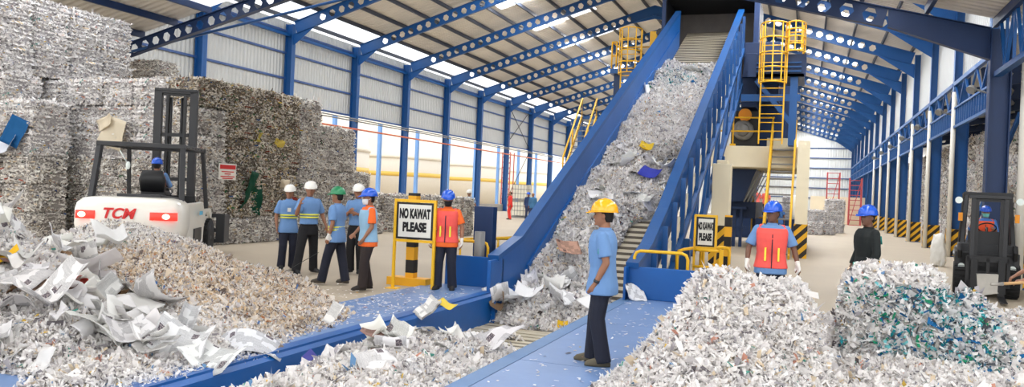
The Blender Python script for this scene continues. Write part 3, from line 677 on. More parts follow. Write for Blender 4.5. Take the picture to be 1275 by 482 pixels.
# ------------------------------------------------------------------ paper
def pal(*items):
    cs = []; ws = []
    for c, w in items: cs.append(srgb(*c)[:3]); ws.append(w)
    ws = np.array(ws, float); return np.array(cs), ws/ws.sum()
P_WHITE = pal(((243,240,237),54),((230,226,224),30),((208,204,204),12),((165,161,165),5),((110,105,108),2),((226,208,180),3),((205,150,130),.7),((110,150,190),.5),((90,165,150),.35),((225,190,90),.4))
P_GREY = pal(((242,238,231),64),((222,216,210),28),((190,184,178),14),((130,124,122),11),((85,78,76),6),((215,195,165),6),((170,90,70),1),((50,90,160),.6),((70,120,80),.6))
P_BEIGE = pal(((238,230,220),34),((225,208,185),24),((216,190,155),12),((200,196,198),14),((150,135,122),9),((110,98,92),5),((200,140,100),2),((90,130,190),.8))
P_MIX = pal(((232,224,210),62),((172,162,148),24),((135,124,110),17),((95,84,74),12),((190,165,120),8),((150,75,55),3),((60,110,70),3),((45,80,130),2),((210,180,70),1.5),((232,228,222),12))
P_TEAL = pal(((235,235,235),30),((190,190,192),16),((30,140,150),12),((30,105,160),8),((40,150,110),6),((90,95,100),8),((120,200,205),5))
def tints(n, P, jit=.06):
    c = P[0][RNG.choice(len(P[0]), n, p=P[1])]
    return np.clip(c*(1+RNG.normal(0, jit, (n,1))), 0, .95)
def scraps(pos, nrm, L, W, P, tilt=.8, curl=.5, col=None, flat=1.0):
    """folded strips: six points, two quads each. pos,nrm (n,3); L,W arrays"""
    n = len(pos); nrm = nrm+RNG.normal(0, tilt, (n,3)); nrm /= np.linalg.norm(nrm, axis=1)[:,None]
    a = RNG.normal(0, 1, (n,3)); a[:,2] *= flat; a -= (a*nrm).sum(1)[:,None]*nrm; a /= np.linalg.norm(a, axis=1)[:,None]; b = np.cross(nrm, a)
    L = L[:,None]/2; W = W[:,None]/2; k = RNG.normal(0, curl*1.15, (n,1))*L; sk = RNG.normal(0, .14, (n,1))*L
    V = np.stack([pos-a*L-b*W-nrm*k, pos-a*L*.9+b*W-nrm*k*.6, pos-b*W+nrm*k*.3, pos+b*W+a*sk+nrm*k*.3, pos+a*L-b*W*.9-nrm*k+b*sk, pos+a*L+b*W-nrm*k*.8], 1).reshape(-1,3)
    i = (np.arange(n)*6)[:,None]; Fc = np.concatenate([i+np.array([[0,2,3,1]]), i+np.array([[2,4,5,3]])])
    c = tints(n, P) if col is None else col
    return V, Fc, np.repeat(c, 6, 0)
def vnoise(x, y, s, seed=0):
    x = x/s; y = y/s; xi = np.floor(x).astype(int); yi = np.floor(y).astype(int); fx = x-xi; fy = y-yi
    h = lambda a, b: ((np.sin(a*127.1+b*311.7+seed*74.7)*43758.5453) % 1)
    fx = fx*fx*(3-2*fx); fy = fy*fy*(3-2*fy)
    return (h(xi,yi)*(1-fx)+h(xi+1,yi)*fx)*(1-fy)+(h(xi,yi+1)*(1-fx)+h(xi+1,yi+1)*fx)*fy
def heap(name, hf, x0, x1, y0, y1, dens, size, P, label, cat, res=.06, edge=.02, palf=None, parent=None, sizef=None, tilt=.8, core='heapcore', lift=.0, floor=0.0):
    """height field core plus loose scraps all over it; hf(x,y)->height above floor (<=0: nothing)"""
    nx = int((x1-x0)/res)+1; ny = int((y1-y0)/res)+1
    X, Y = np.meshgrid(np.linspace(x0,x1,nx), np.linspace(y0,y1,ny), indexing='ij'); H = hf(X, Y)
    base = floor(X,Y) if callable(floor) else floor
    Z = H+.03*(vnoise(X,Y,.13,3)-.5)-.03
    Z = np.where(H > edge, Z, -.04)+base
    V = np.stack([X,Y,Z], -1).reshape(-1,3); idx = np.arange(nx*ny).reshape(nx,ny)
    Fq = np.stack([idx[:-1,:-1], idx[1:,:-1], idx[1:,1:], idx[:-1,1:]], -1).reshape(-1,4)
    keep = (H.reshape(-1)[Fq].max(1) > edge); Fq = Fq[keep]
    used = np.unique(Fq); mp = -np.ones(len(V), int); mp[used] = np.arange(len(used)); V = V[used]; Fq = mp[Fq]
    root = np_mesh(name, V, Fq, M[core], smooth=True, parent=parent)
    # scraps
    n = int((x1-x0)*(y1-y0)*dens*4.0); px = RNG.uniform(x0,x1,n); py = RNG.uniform(y0,y1,n); h = hf(px,py); e = .02
    gx = (hf(px+e,py)-h)/e; gy = (hf(px,py+e)-h)/e; area = np.sqrt(1+gx**2+gy**2)
    ok = (h > 0.0) & (RNG.uniform(0,1,n) < np.minimum(area/4.0*np.where(h > .05, 1, .55), 1)); px, py, h, gx, gy = px[ok], py[ok], h[ok], gx[ok], gy[ok]
    n = len(px); nr = np.stack([-gx,-gy,np.ones(n)],1); nr /= np.linalg.norm(nr,axis=1)[:,None]
    b2 = floor(px,py) if callable(floor) else floor
    pos = np.stack([px,py,h+b2],1)+nr*RNG.uniform(-.025,.03,(n,1)); pos[:,2] = np.maximum(pos[:,2], b2+.006+RNG.uniform(0,.01,n))
    sz = size*np.exp(RNG.normal(0,.4,n)) if sizef is None else size*sizef(px,py)*np.exp(RNG.normal(0,.4,n))
    col = None
    if palf is not None: col = palf(px,py,h)
    V2, F2, C2 = scraps(pos, nr, sz*1.25, sz*RNG.uniform(.14,.5,n), P, tilt=tilt, col=col)
    # lift anything that dips under the floor
    V2[:,2] = np.maximum(V2[:,2], np.repeat(b2 if not np.isscalar(b2) else np.full(n,b2), 6)+.004)
    s = np_mesh('loose_scraps', V2, F2, M['shred'], col=C2, parent=root)
    tag(s, kind='stuff'); tag(root, label, cat, kind='stuff'); return root
def gauss(x, y, cx, cy, sx, sy, h, p=1.0): return h*np.exp(-((((x-cx)/sx)**2+((y-cy)/sy)**2)**p))
def block(x, y, cx, cy, rot, hx, hy, h, soft=.12):
    c, s_ = cos(rot), sin(rot); u_ = (x-cx)*c+(y-cy)*s_; v_ = -(x-cx)*s_+(y-cy)*c
    f1 = 1/(1+np.exp((np.abs(u_)-hx)/soft*2)); f2_ = 1/(1+np.exp((np.abs(v_)-hy)/soft*2)); return h*f1*f2_

# right foreground: two slumped bales of shreds and the low heap around them
LOWX = np.array([-2.05,-1.9,-1.6]);
def h_low(x, y):
    # left boundary on the walkway runs from (-2.0,7) to (-1.3,11.7)
    lb = np.interp(y, [3,5,7,8.2,9.8,11.7,12.2], [-1.7,-1.9,-1.75,-1.45,-1.5,-1.15,-.8]); d = (x-lb)
    h = np.clip(d*.55, -1, .42)
    h = np.minimum(h, np.clip((12.6-y+np.clip(x-1.2,0,3)*1.2)*.5, -1, .6)); h = h+.10*(vnoise(x,y,.9,1)-.5)*(h > 0)
    return np.where(h > 0, h, -.1)
def h_right_old(x, y):
    n = (vnoise(x,y,.35,5)-.5)*.22+(vnoise(x,y,.8,9)-.5)*.16
    lo = h_low(x,y)
    a = block(x,y,-.72,8.1,.15,.62,.95,.88,.26)+gauss(x,y,-.85,7.2,.75,.8,.12)
    b = np.maximum(gauss(x,y,.1,8.3,.1,.1,0), 0)
    return np.where(lo > 0, np.maximum(lo*.0+np.minimum(lo,.42), lo*.45+a*(1+n*.55)+n*.12*(lo > .1)), lo)
def h_right(x, y):
    n = (vnoise(x,y,.35,5)-.5)*.16+(vnoise(x,y,.8,9)-.5)*.14
    lo = h_low(x,y)
    b1 = block(x,y,-.52,7.85,.08,.60,.95,.86,.16); b1 = np.maximum(b1, gauss(x,y,-.75,7.0,.62,.85,.66))
    b2 = gauss(x,y,1.9,7.0,.7,.6,.45)
    return np.where(lo > 0, lo*.5+np.maximum(b1,b2)*.9*(1+n*.4)+n*(lo > .1)*.9, lo)
def h_teal(x, y):
    n = (vnoise(x,y,.3,15)-.5)
    h = np.maximum(block(x,y,.88,9.25,-.10,.50,.55,1.09,.07), gauss(x,y,1.55,9.1,.5,.55,.92))
    return np.where(h > .25, h+n*.07, -.1)
heap('paper_heap', h_right, -2.3, 5.2, 4.2, 14.8, 5200, .043, P_WHITE, 'huge loose heap of white shredded paper filling the right foreground', 'paper heap', tilt=.75)
def pal_teal(x, y, h):
    n = len(x); c = tints(n, P_WHITE); t = tints(n, P_TEAL); m_ = (RNG.uniform(0,1,n) < np.clip(1.15-np.hypot((x-1.2)/.62,(y-8.7)/.55)*.75,0,.85)) & (h < .98)
    return np.where(m_[:,None], t, c)
heap('slumped_bale', h_teal, -.1, 3.0, 8.0, 10.6, 5200, .05, P_WHITE, 'slumped bale of white shreds mixed with teal and blue strips, in front of man in black', 'paper bale', tilt=.6, palf=pal_teal, res=.04)
def h_crest(x, y):  # heap shoulder in front of the man in pink vest
    n = (vnoise(x,y,.3,25)-.5)
    h = block(x,y,-.40,8.3,.06,.50,.50,.93,.07)
    return np.where(h > .55, h+n*.07, -.1)
heap('slumped_bale', h_crest, -1.8, .5, 7.3, 9.6, 4500, .05, P_WHITE, 'slumped bale of white shreds in front of the man in pink vest', 'paper bale', tilt=.6, res=.04)

# left heaps
def h_left(x, y):
    n = vnoise(x,y,.7,31)-.5; n2 = vnoise(x,y,.3,33)-.5
    # ridge from the forklift peak down towards the walkway
    h = gauss(x,y,-10.9,10.3,1.5,1.5,.40)+gauss(x,y,-9.4,8.6,2.6,2.6,.50)+gauss(x,y,-10.9,9.9,.8,.8,.14)
    h = h-np.clip(x+6.0,0,3)*.12
    f_ = np.clip((y-np.interp(x,[-6.6,-6.0,-5.6],[4.75,4.6,4.0]))*1.2,0,1)
    ed0 = np.interp(y,[6.6,7.3],[-4.9,-5.16]); edge = np.clip((ed0-x)*.55,0,1)                        # ends at the pit edge
    far = np.clip((14.6+.45*(x+12)-y)*.6, 0, 1)*np.clip((np.interp(x,[-13,-9,-7,-6,-5],[14.6,12.6,10.6,9.6,8.8])-y)*.45,0,1)
    h = h*f_*np.minimum(1,edge*1.6)*far + np.minimum(edge,.35)*.35*far*f_
    h = h+(n*.10+n2*.05)*(h > .05)
    return np.where(h > .012, h, -.1)
def pal_left(x, y, h):
    n = len(x); w = tints(n, P_WHITE); b = tints(n, P_BEIGE); g = tints(n, P_GREY)
    wb = np.clip((x+10.2)*.8,0,1)*np.clip((y-6.6)*.9,0,1)*.95; m_ = RNG.uniform(0,1,n)
    c = np.where((m_ < wb)[:,None], b, w); gg = RNG.uniform(0,1,n) < .6*np.exp(-((x+11)**2+(y-10.2)**2)/1.6); return np.where(gg[:,None], g, c)
heap('paper_heap', h_left, -14, -4.85, 4.3, 15.2, 3800, .042, P_WHITE, 'wide heap of beige and white shreds between left forklift and the pit', 'paper heap', palf=pal_left, tilt=.7)
def h_lf(x, y):   # nearer tall heap carrying the newspapers, lower left corner
    n = vnoise(x,y,.5,41)-.5
    h = gauss(x,y,-9.3,6.6,1.5,1.3,1.0)+gauss(x,y,-7.6,5.5,1.15,1.0,.5)+gauss(x,y,-6.4,5.7,.8,.75,.24)
    h = h*np.clip((y-np.interp(x,[-6.6,-6.0,-5.6],[4.6,4.4,4.0]))*2.,0,1)*np.clip((-4.95-x)*1.4,0,1)+n*.14*(h > .15); return np.where(h > .06, h, -.1)
heap('paper_heap', h_lf, -13, -4.9, 4.2, 9.5, 3600, .046, P_WHITE, 'tall near heap of crumpled white paper and newsprint at lower left', 'paper heap', tilt=.8)
# pit heap
def h_pit(x, y):
    n = vnoise(x,y,.4,51)-.5
    h = np.interp(y, [2.2,5,6.2,7.1,8.0,8.8,9.6,10.2], [.5,.56,.62,.66,.56,.42,.16,0]); h = h*np.interp(x, [-5,-4.75,-4.3,-3.9,-3.4,-2.9], [.05,.3,.85,1,.9,.62])-np.clip((y-8.2)*.16*(x+5),0,1)*.25+n*.12
    return np.where((h > .04) & (x > -4.92) & (x < -2.95), h, -.1)
heap('paper_heap', h_pit, -4.92, -2.93, 2.4, 10.6, 5000, .045, P_WHITE, 'heap of white shreds and newsprint lying in the near end of the pit', 'paper heap', floor=PITZ, tilt=.8)
# paper riding up the conveyor
def bed_np(x, y): return np.maximum(PITZ, .86+(y-13.93)*TA-1.33)
def h_conv(x, y):
    n = vnoise(x,y,.6,61)-.5; n2 = vnoise(x,y,.25,63)-.5; uu = (x-CX0)/(CX1-CX0)
    t = np.interp(y, [11.9,12.3,12.9,14,16,19.5,20.4,21,24,27,28.0,28.6], [0,.12,.42,.60,.60,.5,.42,.46,.42,.38,.28,0])
    lat = np.clip((1.06-uu*.42), .0, 1)
    h = t*lat+n*.34+n2*.1
    # right side shows slats between y 14.8 and 17.5 and near 20.3, 25.8
    cut = np.interp(y, [11,12.4,13.3,14.6,15.5,17.3,17.9,19.5,20.0,20.7,21.1,25.5,25.8,26.1,28.6], [.98,.98,.9,.7,.55,.62,.98,.95,.52,.55,1.1,1.0,.72,1.0,.95])
    h = np.where(uu > cut, -.1, h*np.clip((cut-uu)*6+.25,0,1))
    return np.where((h > .03) & (x > CX0+.03) & (x < CX1-.03) & (uu < cut), h, -.1)
def pal_conv(x, y, h):
    n = len(x); c = tints(n, P_WHITE); g = tints(n, P_GREY); t = tints(n, P_TEAL)
    c = np.where((RNG.uniform(0,1,n) < .15*(y < 21))[:,None], g, c)
    return np.where((RNG.uniform(0,1,n) < .42*np.exp(-((x+4.3)**2/.5+(y-26.6)**2/2.)))[:,None], t*.8, c)
heap('paper_load', h_conv, CX0+.04, CX1-.04, 11.0, 28.6, 3600, .06, P_WHITE, 'long load of shredded white paper riding up the inclined conveyor', 'paper load', floor=bed_np, palf=pal_conv, tilt=.8)

# loose litter on walkways and floor
n = 940; px = np.concatenate([RNG.uniform(-2.7,-1.3,260), RNG.uniform(-6.3,-5.2,380), RNG.uniform(-8.5,-5.2,300)]); py = np.concatenate([RNG.uniform(4,12.8,260), 8+4.6*RNG.beta(1,1.6,380), 9+3*RNG.beta(1,2,300)])
m_ = RNG.uniform(0,1,n) < .9; pos = np.stack([px,py,np.full(n,.045)],1)
V2, F2, C2 = scraps(pos, np.tile([0,0,1.],(n,1)), .045*np.exp(RNG.normal(0,.4,n)), .022*np.exp(RNG.normal(0,.3,n)), P_WHITE, tilt=.12, curl=.15)
V2[:,2] = np.maximum(V2[:,2], .04)
tag(np_mesh('scattered_litter', V2, F2, M['shred'], col=C2), 'thin scatter of white paper bits on the blue walkways', 'litter', kind='stuff')

# big crumpled sheets
def sheet(name, loc, w, h, rot, amp=.1, curl=.0, col=(.86,.86,.86), print_=True, n=9, seed=0, fold=0., label=None, cat='paper sheet', group=None):
    rs = np.random.default_rng(seed); U, V_ = np.meshgrid(np.linspace(0,1,n), np.linspace(0,1,n), indexing='ij')
    X = (U-.5)*w; Y = (V_-.5)*h; Z = np.zeros_like(X)
    for k in range(4):  # crease folds
        a = rs.uniform(0,pi); o_ = rs.uniform(-.3,.3)*min(w,h); d = X*cos(a)+Y*sin(a)-o_; Z += np.abs(d)*rs.normal(0,amp)*2
    Z += (vnoise(X+seed*3.1, Y+seed*1.7, .12, seed)-.5)*amp*.5+curl*(X**2)/max(w,.01)*2.2
    X = X*(1-abs(curl)*.3)
    if fold: Z = np.where(V_ > .5, Z, Z+(.5-V_)*h*fold)
    P_ = np.stack([X,Y,Z],-1).reshape(-1,3); idx = np.arange(n*n).reshape(n,n)
    Fq = np.stack([idx[:-1,:-1], idx[1:,:-1], idx[1:,1:], idx[:-1,1:]], -1).reshape(-1,4)
    uv = np.stack([U*w/.24+rs.uniform(0,5), V_*h/.24+rs.uniform(0,5)],-1).reshape(-1,2)
    o = np_mesh(name, P_, Fq, M['print'] if print_ else M['shred'], col=np.tile(col,(n*n,1)), uv=uv, smooth=False)
    o.location = loc; o.rotation_euler = rot
    sm = o.modifiers.new('Solid', 'SOLIDIFY'); sm.thickness = .002
    return tag(o, label, cat, group)
def fld(f_, x, y): return float(max(f_(np.array([x]), np.array([y]))[0], 0))
rs = random.Random(5)
def sheets_on(cnt, region, hf, base, smin, smax, label, group, up=.16, plain=.45, tl=.55, colf=None):
    for k in range(cnt):
        for _ in range(50):
            x = rs.uniform(region[0],region[1]); y = rs.uniform(region[2],region[3])
            if fld(hf,x,y) > .08: break
        z = fld(hf,x,y)+(base(x,y) if callable(base) else base)+up*rs.uniform(.25,1)
        w = rs.uniform(smin,smax); h = w*rs.uniform(.7,1.4); g = rs.uniform(.72,.92)
        col = (g,g*rs.uniform(.97,1),g*rs.uniform(.93,1.0)) if colf is None else colf(rs)
        if 'left' in label and rs.random() < .2: w *= .45; h *= .45; col = srgb(*rs.choice([(190,70,60),(120,90,80),(90,100,130),(150,120,90),(70,70,76),(200,170,150),(60,110,150)]))[:3]
        e_ = .12; nx_ = -(fld(hf,x+e_,y)-fld(hf,x-e_,y))/(2*e_); ny_ = -(fld(hf,x,y+e_)-fld(hf,x,y-e_))/(2*e_)
        q_ = Vector((0,0,1)).rotation_difference(Vector((max(-1,min(1,nx_)),max(-1,min(1,ny_)),1)).normalized()) @ Euler((rs.gauss(0,tl*.7), rs.gauss(0,tl*.7), rs.uniform(0,2*pi))).to_quaternion()
        sheet('newspaper_sheet', (x,y,z), w, h, q_.to_euler(), amp=rs.uniform(.05,.17), curl=rs.choice([0,0,.25,-.4,.6]), col=col, print_=rs.random() > plain, seed=k+int(abs(x)*100), n=9, label=label, group=group, cat='paper sheet')
sheets_on(48, (-10.2,-6.5,5.2,7.6), h_lf, 0, .3,.62, 'loose crumpled newspaper sheet on the near heap at lower left', 'newspaper sheets on the lower left heap')
sheets_on(60, (-8.4,-5.9,4.7,6.4), h_lf, 0, .16,.42, 'torn printed sheet on the lower slope of the left near heap', 'torn sheets on the lower slope at left')
sheets_on(12, (-11.5,-9,7.2,9.0), h_left, 0, .25,.5, 'white sheet lying on the back of the left heap', 'white sheets behind the left heap', plain=.8, tl=.3)
sheets_on(16, (-6.2,-5.2,5.5,6.5), h_lf, 0, .2,.42, 'creased newspaper sheet in the bundle hanging over the pit edge', 'newspapers hanging over the pit edge', up=.14)
sheets_on(22, (-4.8,-3.2,6.0,8.6), h_pit, PITZ, .15,.36, 'torn newsprint piece on the paper heap in the pit', 'newsprint pieces in the pit', up=.07, tl=.35)
sheets_on(26, (-4.9,-3.2,12.6,14.6), h_conv, lambda x,y: float(bed_np(x,y)), .16,.40, 'newspaper sheet in the spill at the foot of the conveyor', 'newspaper sheets at the conveyor foot', up=.03, tl=.3)
sheets_on(34, (-4.6,-3.1,16.6,20.4), h_conv, lambda x,y: float(bed_np(x,y)), .2,.45, 'white sheet on the middle of the paper load on the conveyor', 'sheets on the middle of the load', up=.06, tl=.3, plain=.6)
sheets_on(8, (-4.7,-3.3,26.9,28.0), h_conv, lambda x,y: float(bed_np(x,y)), .3,.6, 'white sheet at the top end of the paper load on the conveyor', 'sheets at the top of the load', up=.05, tl=.2, plain=.7)
# single ones that stand out
Wc = (.88,.88,.88)
sheet('newspaper_sheet', (-5.35,6.45,.16), .95,.42, (.35,-.25,R(28)), .05, -.5, (.80,.81,.84), True, seed=91, n=12, label='long grey curled newspaper page draped over the blue pit edge')
sheet('newspaper_sheet', (-5.1,5.85,.08), .55,.36, (.4,.3,R(5)), .1, .2, (.85,.86,.84), True, seed=92, n=12, label='folded newspaper with green heading sticking out over the pit')
sheet('newspaper_sheet', (-5.5,5.95,.14), .55,.4, (.7,.1,R(20)), .12, .3, Wc, True, seed=93, n=12, label='large creased newspaper with red print in the bundle beside pit')
sheet('newspaper_sheet', (-5.85,6.3,.28), .24,.4, (1.2,.3,R(40)), .05, 1.0, (.85,.85,.85), True, seed=94, n=12, label='upright curled newspaper roll at the left of the bundle')
sheet('yellow_card', (-8.08,6.05,.84), .13,.26, (.75,.45,R(-25)), .03, 0, srgb(246,200,40)[:3], False, seed=95, label='bright yellow card on the lower left heap')
sheet('red_wrapper', (-7.15,6.35,.5), .16,.2, (.4,.5,R(10)), .12, 0, srgb(225,70,50)[:3], False, seed=96, label='crumpled red wrapper on the lower left heap')
sheet('red_wrapper', (-7.3,6.15,.44), .14,.12, (.6,-.2,R(60)), .12, 0, srgb(225,70,50)[:3], False, seed=97, label='smaller red wrapper beside the crumpled red one at lower left')
sheet('printed_card', (-4.05,6.95,.27), .26,.22, (.15,.1,R(20)), .04, .2, srgb(150,120,110)[:3], True, seed=98, label='brown checked printed card on the heap in the pit')
sheet('folded_magazine', (-4.7,7.25,.36), .2,.24, (1.1,.2,R(-20)), .03, .3, (.86,.84,.8), True, seed=99, label='folded magazine standing on the pit heap near the blue side')
sheet('purple_scrap', (-4.35,6.3,.12), .1,.12, (.5,.5,0), .05, 0, srgb(84,84,160)[:3], False, seed=100, label='small purple scrap at the edge of the pit heap')
sheet('magazine_cover', (-4.78,9.75,.05), .28,.36, (.75,.1,R(-35)), .08, .5, (.9,.88,.84), True, seed=101, label='crumpled magazine leaning on the blue pit side before the slats')
sheet('yellow_wrapper', (-4.6,9.85,.16), .34,.14, (.4,.2,R(-20)), .05, .3, srgb(240,215,90)[:3], False, seed=102, label='pale yellow wrapper strip on the crumpled magazine by the slats')
sheet('yellow_wrapper', (-3.6,12.1,-.32), .2,.16, (.7,0,R(15)), .1, .6, srgb(240,200,50)[:3], False, seed=103, label='yellow wrapper at the front edge of the conveyor foot spill')
sheet('white_card', (-3.2,12.3,.02), .5,.26, (.35,.2,R(-40)), .01, .1, (.9,.9,.9), False, seed=104, label='flat white card leaning at the conveyor foot near yellow helmet man')
sheet('cardboard_piece', (-4.75,12.35,-.2), .4,.22, (.4,-.5,R(20)), .08, .9, srgb(150,125,100)[:3], False, seed=105, label='brown curled cardboard at the left of the conveyor foot spill')
for k in range(7):
    sheet('newspaper_sheet', (-4.82+.17*k, 12.45+.1*(k % 3), -.12+.05*(k % 4)), .52,.34, (.35+.1*(k % 3), -.2+.07*k, R(20*k-50)), .1, .5-.2*(k % 3), (.87,.87,.88), k % 2 == 0, seed=110+k, n=10, label='big folded newspaper in the spill left of the conveyor foot', group='big newspapers at the conveyor foot')
sheet('blue_folder', (-3.55,18.7,2.35), .5,.42, (.5,.2,R(-12)), .05, .2, srgb(62,72,180)[:3], False, seed=120, label='blue violet folder on the paper load halfway up the conveyor')
sheet('yellow_wrapper', (-4.0,20.3,2.98), .36,.3, (.5,.2,0), .12, .2, srgb(235,205,70)[:3], False, seed=121, label='yellow wrapper on the load higher up the conveyor')
sheet('printed_film', (-4.75,21.6,3.5), 1.1,.85, (.45,.15,R(15)), .05, .2, (.8,.78,.86), True, seed=122, label='large printed plastic film hanging at the left of the conveyor load')
sheet('magazine_cover', (-4.3,14.6,.72), .5,.4, (.5,.1,R(35)), .05, .2, srgb(190,150,130)[:3], True, seed=123, label='brownish magazine page on the load behind the man in yellow helmet')
sheet('white_sheet', (-4.88,24.5,5.0), .3,.7, (1.2,.2,R(70)), .05, .6, (.92,.92,.92), False, seed=124, label='white sheet standing against the left side of the conveyor')
sheet('newspaper_sheet', (-2.62,13.0,.2), .42,.34, (.7,.2,R(40)), .09, .4, Wc, True, seed=125, label='crumpled newspaper beside right foot panel of the conveyor')

# ------------------------------------------------------------------ bales
def bale_mesh(w, d, h, P, seed, flakes=6800, jut=.03, core='bale_core'):
    global RNG
    keep = RNG; RNG = np.random.default_rng(seed); g = 12
    Vs = []; Fs = []; off = 0
    dims = np.array([w,d,h])/2
    pos = []; nr = []
    for ax in range(3):
        for sg in (-1,1):
            a1, a2 = [(1,2),(0,2),(0,1)][ax]
            U, V_ = np.meshgrid(np.linspace(-1,1,g), np.linspace(-1,1,g), indexing='ij'); Pt = np.zeros((g,g,3)); Pt[...,ax] = sg
            Pt[...,a1] = U; Pt[...,a2] = V_; Q = Pt*dims
            rr = np.abs(Pt).copy(); rr = (np.maximum(rr-.82,0)**2).sum(-1); Q *= (1-rr*.9)[...,None]
            nn = (np.sin(Q[...,0]*37+seed)*np.sin(Q[...,1]*31+seed*2)*np.sin(Q[...,2]*43+seed*3)); Q *= (1+.03*nn)[...,None]
            idx = np.arange(g*g).reshape(g,g)+off; Vs.append(Q.reshape(-1,3)); q = np.stack([idx[:-1,:-1], idx[1:,:-1], idx[1:,1:], idx[:-1,1:]], -1).reshape(-1,4); Fs.append(q); off += g*g
            ar = 4*dims[a1]*dims[a2]; tot = 8*(dims[0]*dims[1]+dims[1]*dims[2]+dims[0]*dims[2])
            n = int(flakes*ar/tot) if not (ax == 2 and sg == -1) else 0
            p = np.zeros((n,3)); p[:,ax] = sg; p[:,a1] = RNG.uniform(-1,1,n); p[:,a2] = RNG.uniform(-1,1,n)
            r_ = (np.maximum(np.abs(p)-.82,0)**2).sum(-1); p = p*dims*(1-r_*.9)[:,None]; nv = np.zeros((n,3)); nv[:,ax] = sg
            p += nv*(RNG.uniform(-.01, jut, (n,1))+.022*np.sin(p[:,2:3]*2*pi/.12+seed)+.03*(np.sin(p[:,a1]*5+seed)*np.sin(p[:,a2]*7+seed*2))[:,None]); pos.append(p); nr.append(nv)
    V = np.concatenate(Vs); Fq = np.concatenate(Fs); pos = np.concatenate(pos); nr = np.concatenate(nr); n = len(pos)
    sz = .068*np.exp(RNG.normal(0,.5,n)); V2, F2, C2 = scraps(pos, nr, sz, np.minimum(sz*RNG.uniform(.12,.5,n),.035), P, tilt=.42, curl=.35, flat=.3)
    # layered look: darken/lighten by horizontal layer tint (different papers per layer)
    lay = np.floor(np.repeat(pos[:,2],6)/.09+seed).astype(int); lt = .86+.26*((np.sin(lay*12.9898+seed)*43758.5) % 1); C2 = np.clip(C2*lt[:,None],0,.95)
    core_c = np.tile(P[0][np.argsort(-P[1])[2]]*.72, (len(V),1))
    Vall = np.concatenate([V,V2]); Fall = np.concatenate([Fq,F2+len(V)]); Call = np.concatenate([core_c,C2]); RNG = keep
    return Vall, Fall, Call
def bale_proto(name, w, d, h, P, seed, **k):
    V, F_, C = bale_mesh(w, d, h, P, seed, **k); me_o = np_mesh(name, V, F_, M['shred'], col=C); return me_o
bale_data = {}
for key, P, nvar in (('white',P_WHITE,3),('grey',P_GREY,4),('mix',P_MIX,3)):
    for v in range(nvar):
        o = bale_proto('paper_bale', 1.08, 1.04, .72, P, 10*nvar+v+len(key)); bale_data[(key,v)] = o.data; bpy.data.objects.remove(o)
rb = random.Random(3)
def bale(x, y, z, key, label, group, rz=0, sc=(1,1,1)):
    k_ = [v for v in bale_data if v[0] == key]; me = bale_data[rb.choice(k_)]
    o = bpy.data.objects.new('paper_bale', me); link(o); o.location = (x,y,z+.36*sc[2]); o.rotation_euler = (0,0,rz+rb.choice([0,pi])+rb.gauss(0,.03)); o.scale = sc
    return tag(o, label, 'paper bale', group)
tiers = ['bottom tier','second tier up','third tier up','fourth tier up','fifth tier up','top tier']
# block facing +X (right part of the stack)
ends = [25.4,25.0,24.6,24.0,23.2,21.4]
for t in range(6):
    y = 16.55; c = 0
    while y < ends[t]:
        # tint zones: brownish in the middle, grey elsewhere
        key = 'mix' if (17.4 < y < 20.3 and t in (1,2,3,4)) or (t == 5 and y < 20.0) else 'grey'
        bale(-15.22+rb.gauss(0,.03), y, .725*t, key, 'bale in tall stack behind the group, %s, %s from corner' % (tiers[t], ordinal(c)), 'tall stack behind the group of workers'); y += 1.07; c += 1
# second depth row, visible at the step tops
for t, y0_, y1_ in ((5,21.2,22.0),(4,23.0,23.4)): pass
# block facing -Y (left part of the stack)
for t in range(6):
    for c in range(7):
        x = -16.35-c*1.12
        key = 'white' if t > 2 or c > 4 else 'grey'
        bale(x, 16.5+rb.gauss(0,.04), .725*t, key, 'pale bale behind left forklift, %s, %s from stack corner' % (tiers[t], ordinal(c)), 'stack behind the left forklift')
# nearer ledge at far left
for t in range(6):
    for c in range(1 if t == 5 else 0, 3): bale(-19.1-c*1.12, 14.95, .725*t-.02, 'white' if t > 2 else 'grey', 'bale in nearer ledge at far left, %s, %s from right' % (tiers[t], ordinal(c)), 'ledge stack at far left')
# upper tiers
for t in range(3):
    for c in range(4):
        bale(-20.6, 15.0+c*1.12+(0 if t < 1 else -.1), 4.4+.7*t, 'white', 'white bale of upper stack below roof, %s, %s from left' % (['lowest row','middle row','highest row'][t], ordinal(c)), 'upper stack at top left')
for t in range(6): bale(-20.6, 18.36, .725*t-.02, 'grey', 'grey bale supporting the upper stack from behind, %s' % tiers[t], 'supporting column of the upper stack')
for t in range(2):
    for c in range(3): bale(-24.0+c*1.1, 21.5, 4.4+.66*t*(c < 3), 'grey', 'grey bale at the back of the upper stack, %s, %s from left' % (['lower row','upper row'][t], ordinal(c)), 'back of the upper stack')
# low bales beyond the group
for t in range(2):
    for c in range(5): bale(-17.2+c*1.12, 27.0+.15*c, .7*t, 'grey', 'grey bale in the low row beyond the workers, %s, %s from left' % (['lower','upper'][t], ordinal(c)), 'low row beyond the workers')
# white bales far down the aisle
for (x, y, z, w_) in ((-.2,50,0,'left front'),(.95,50,0,'right front'),(.3,49,0,'nearest front'),(1.6,54,0,'lower rear'),(1.6,54,.7,'middle rear'),(1.6,54,1.4,'top rear'),(.5,50,.7,'upper front'),(-.2,52.5,0,'half hidden')):
    bale(x, y, z, 'white', 'white bale far down the right aisle, %s one of that group' % w_, 'white bales down the aisle')
for t in range(3): bale(-.9, 44, .7*t, 'white', 'white bale beside the mezzanine pier far back, %s' % ['bottom','middle','top'][t], 'bales by the mezzanine pier', sc=(.6,.6,1))
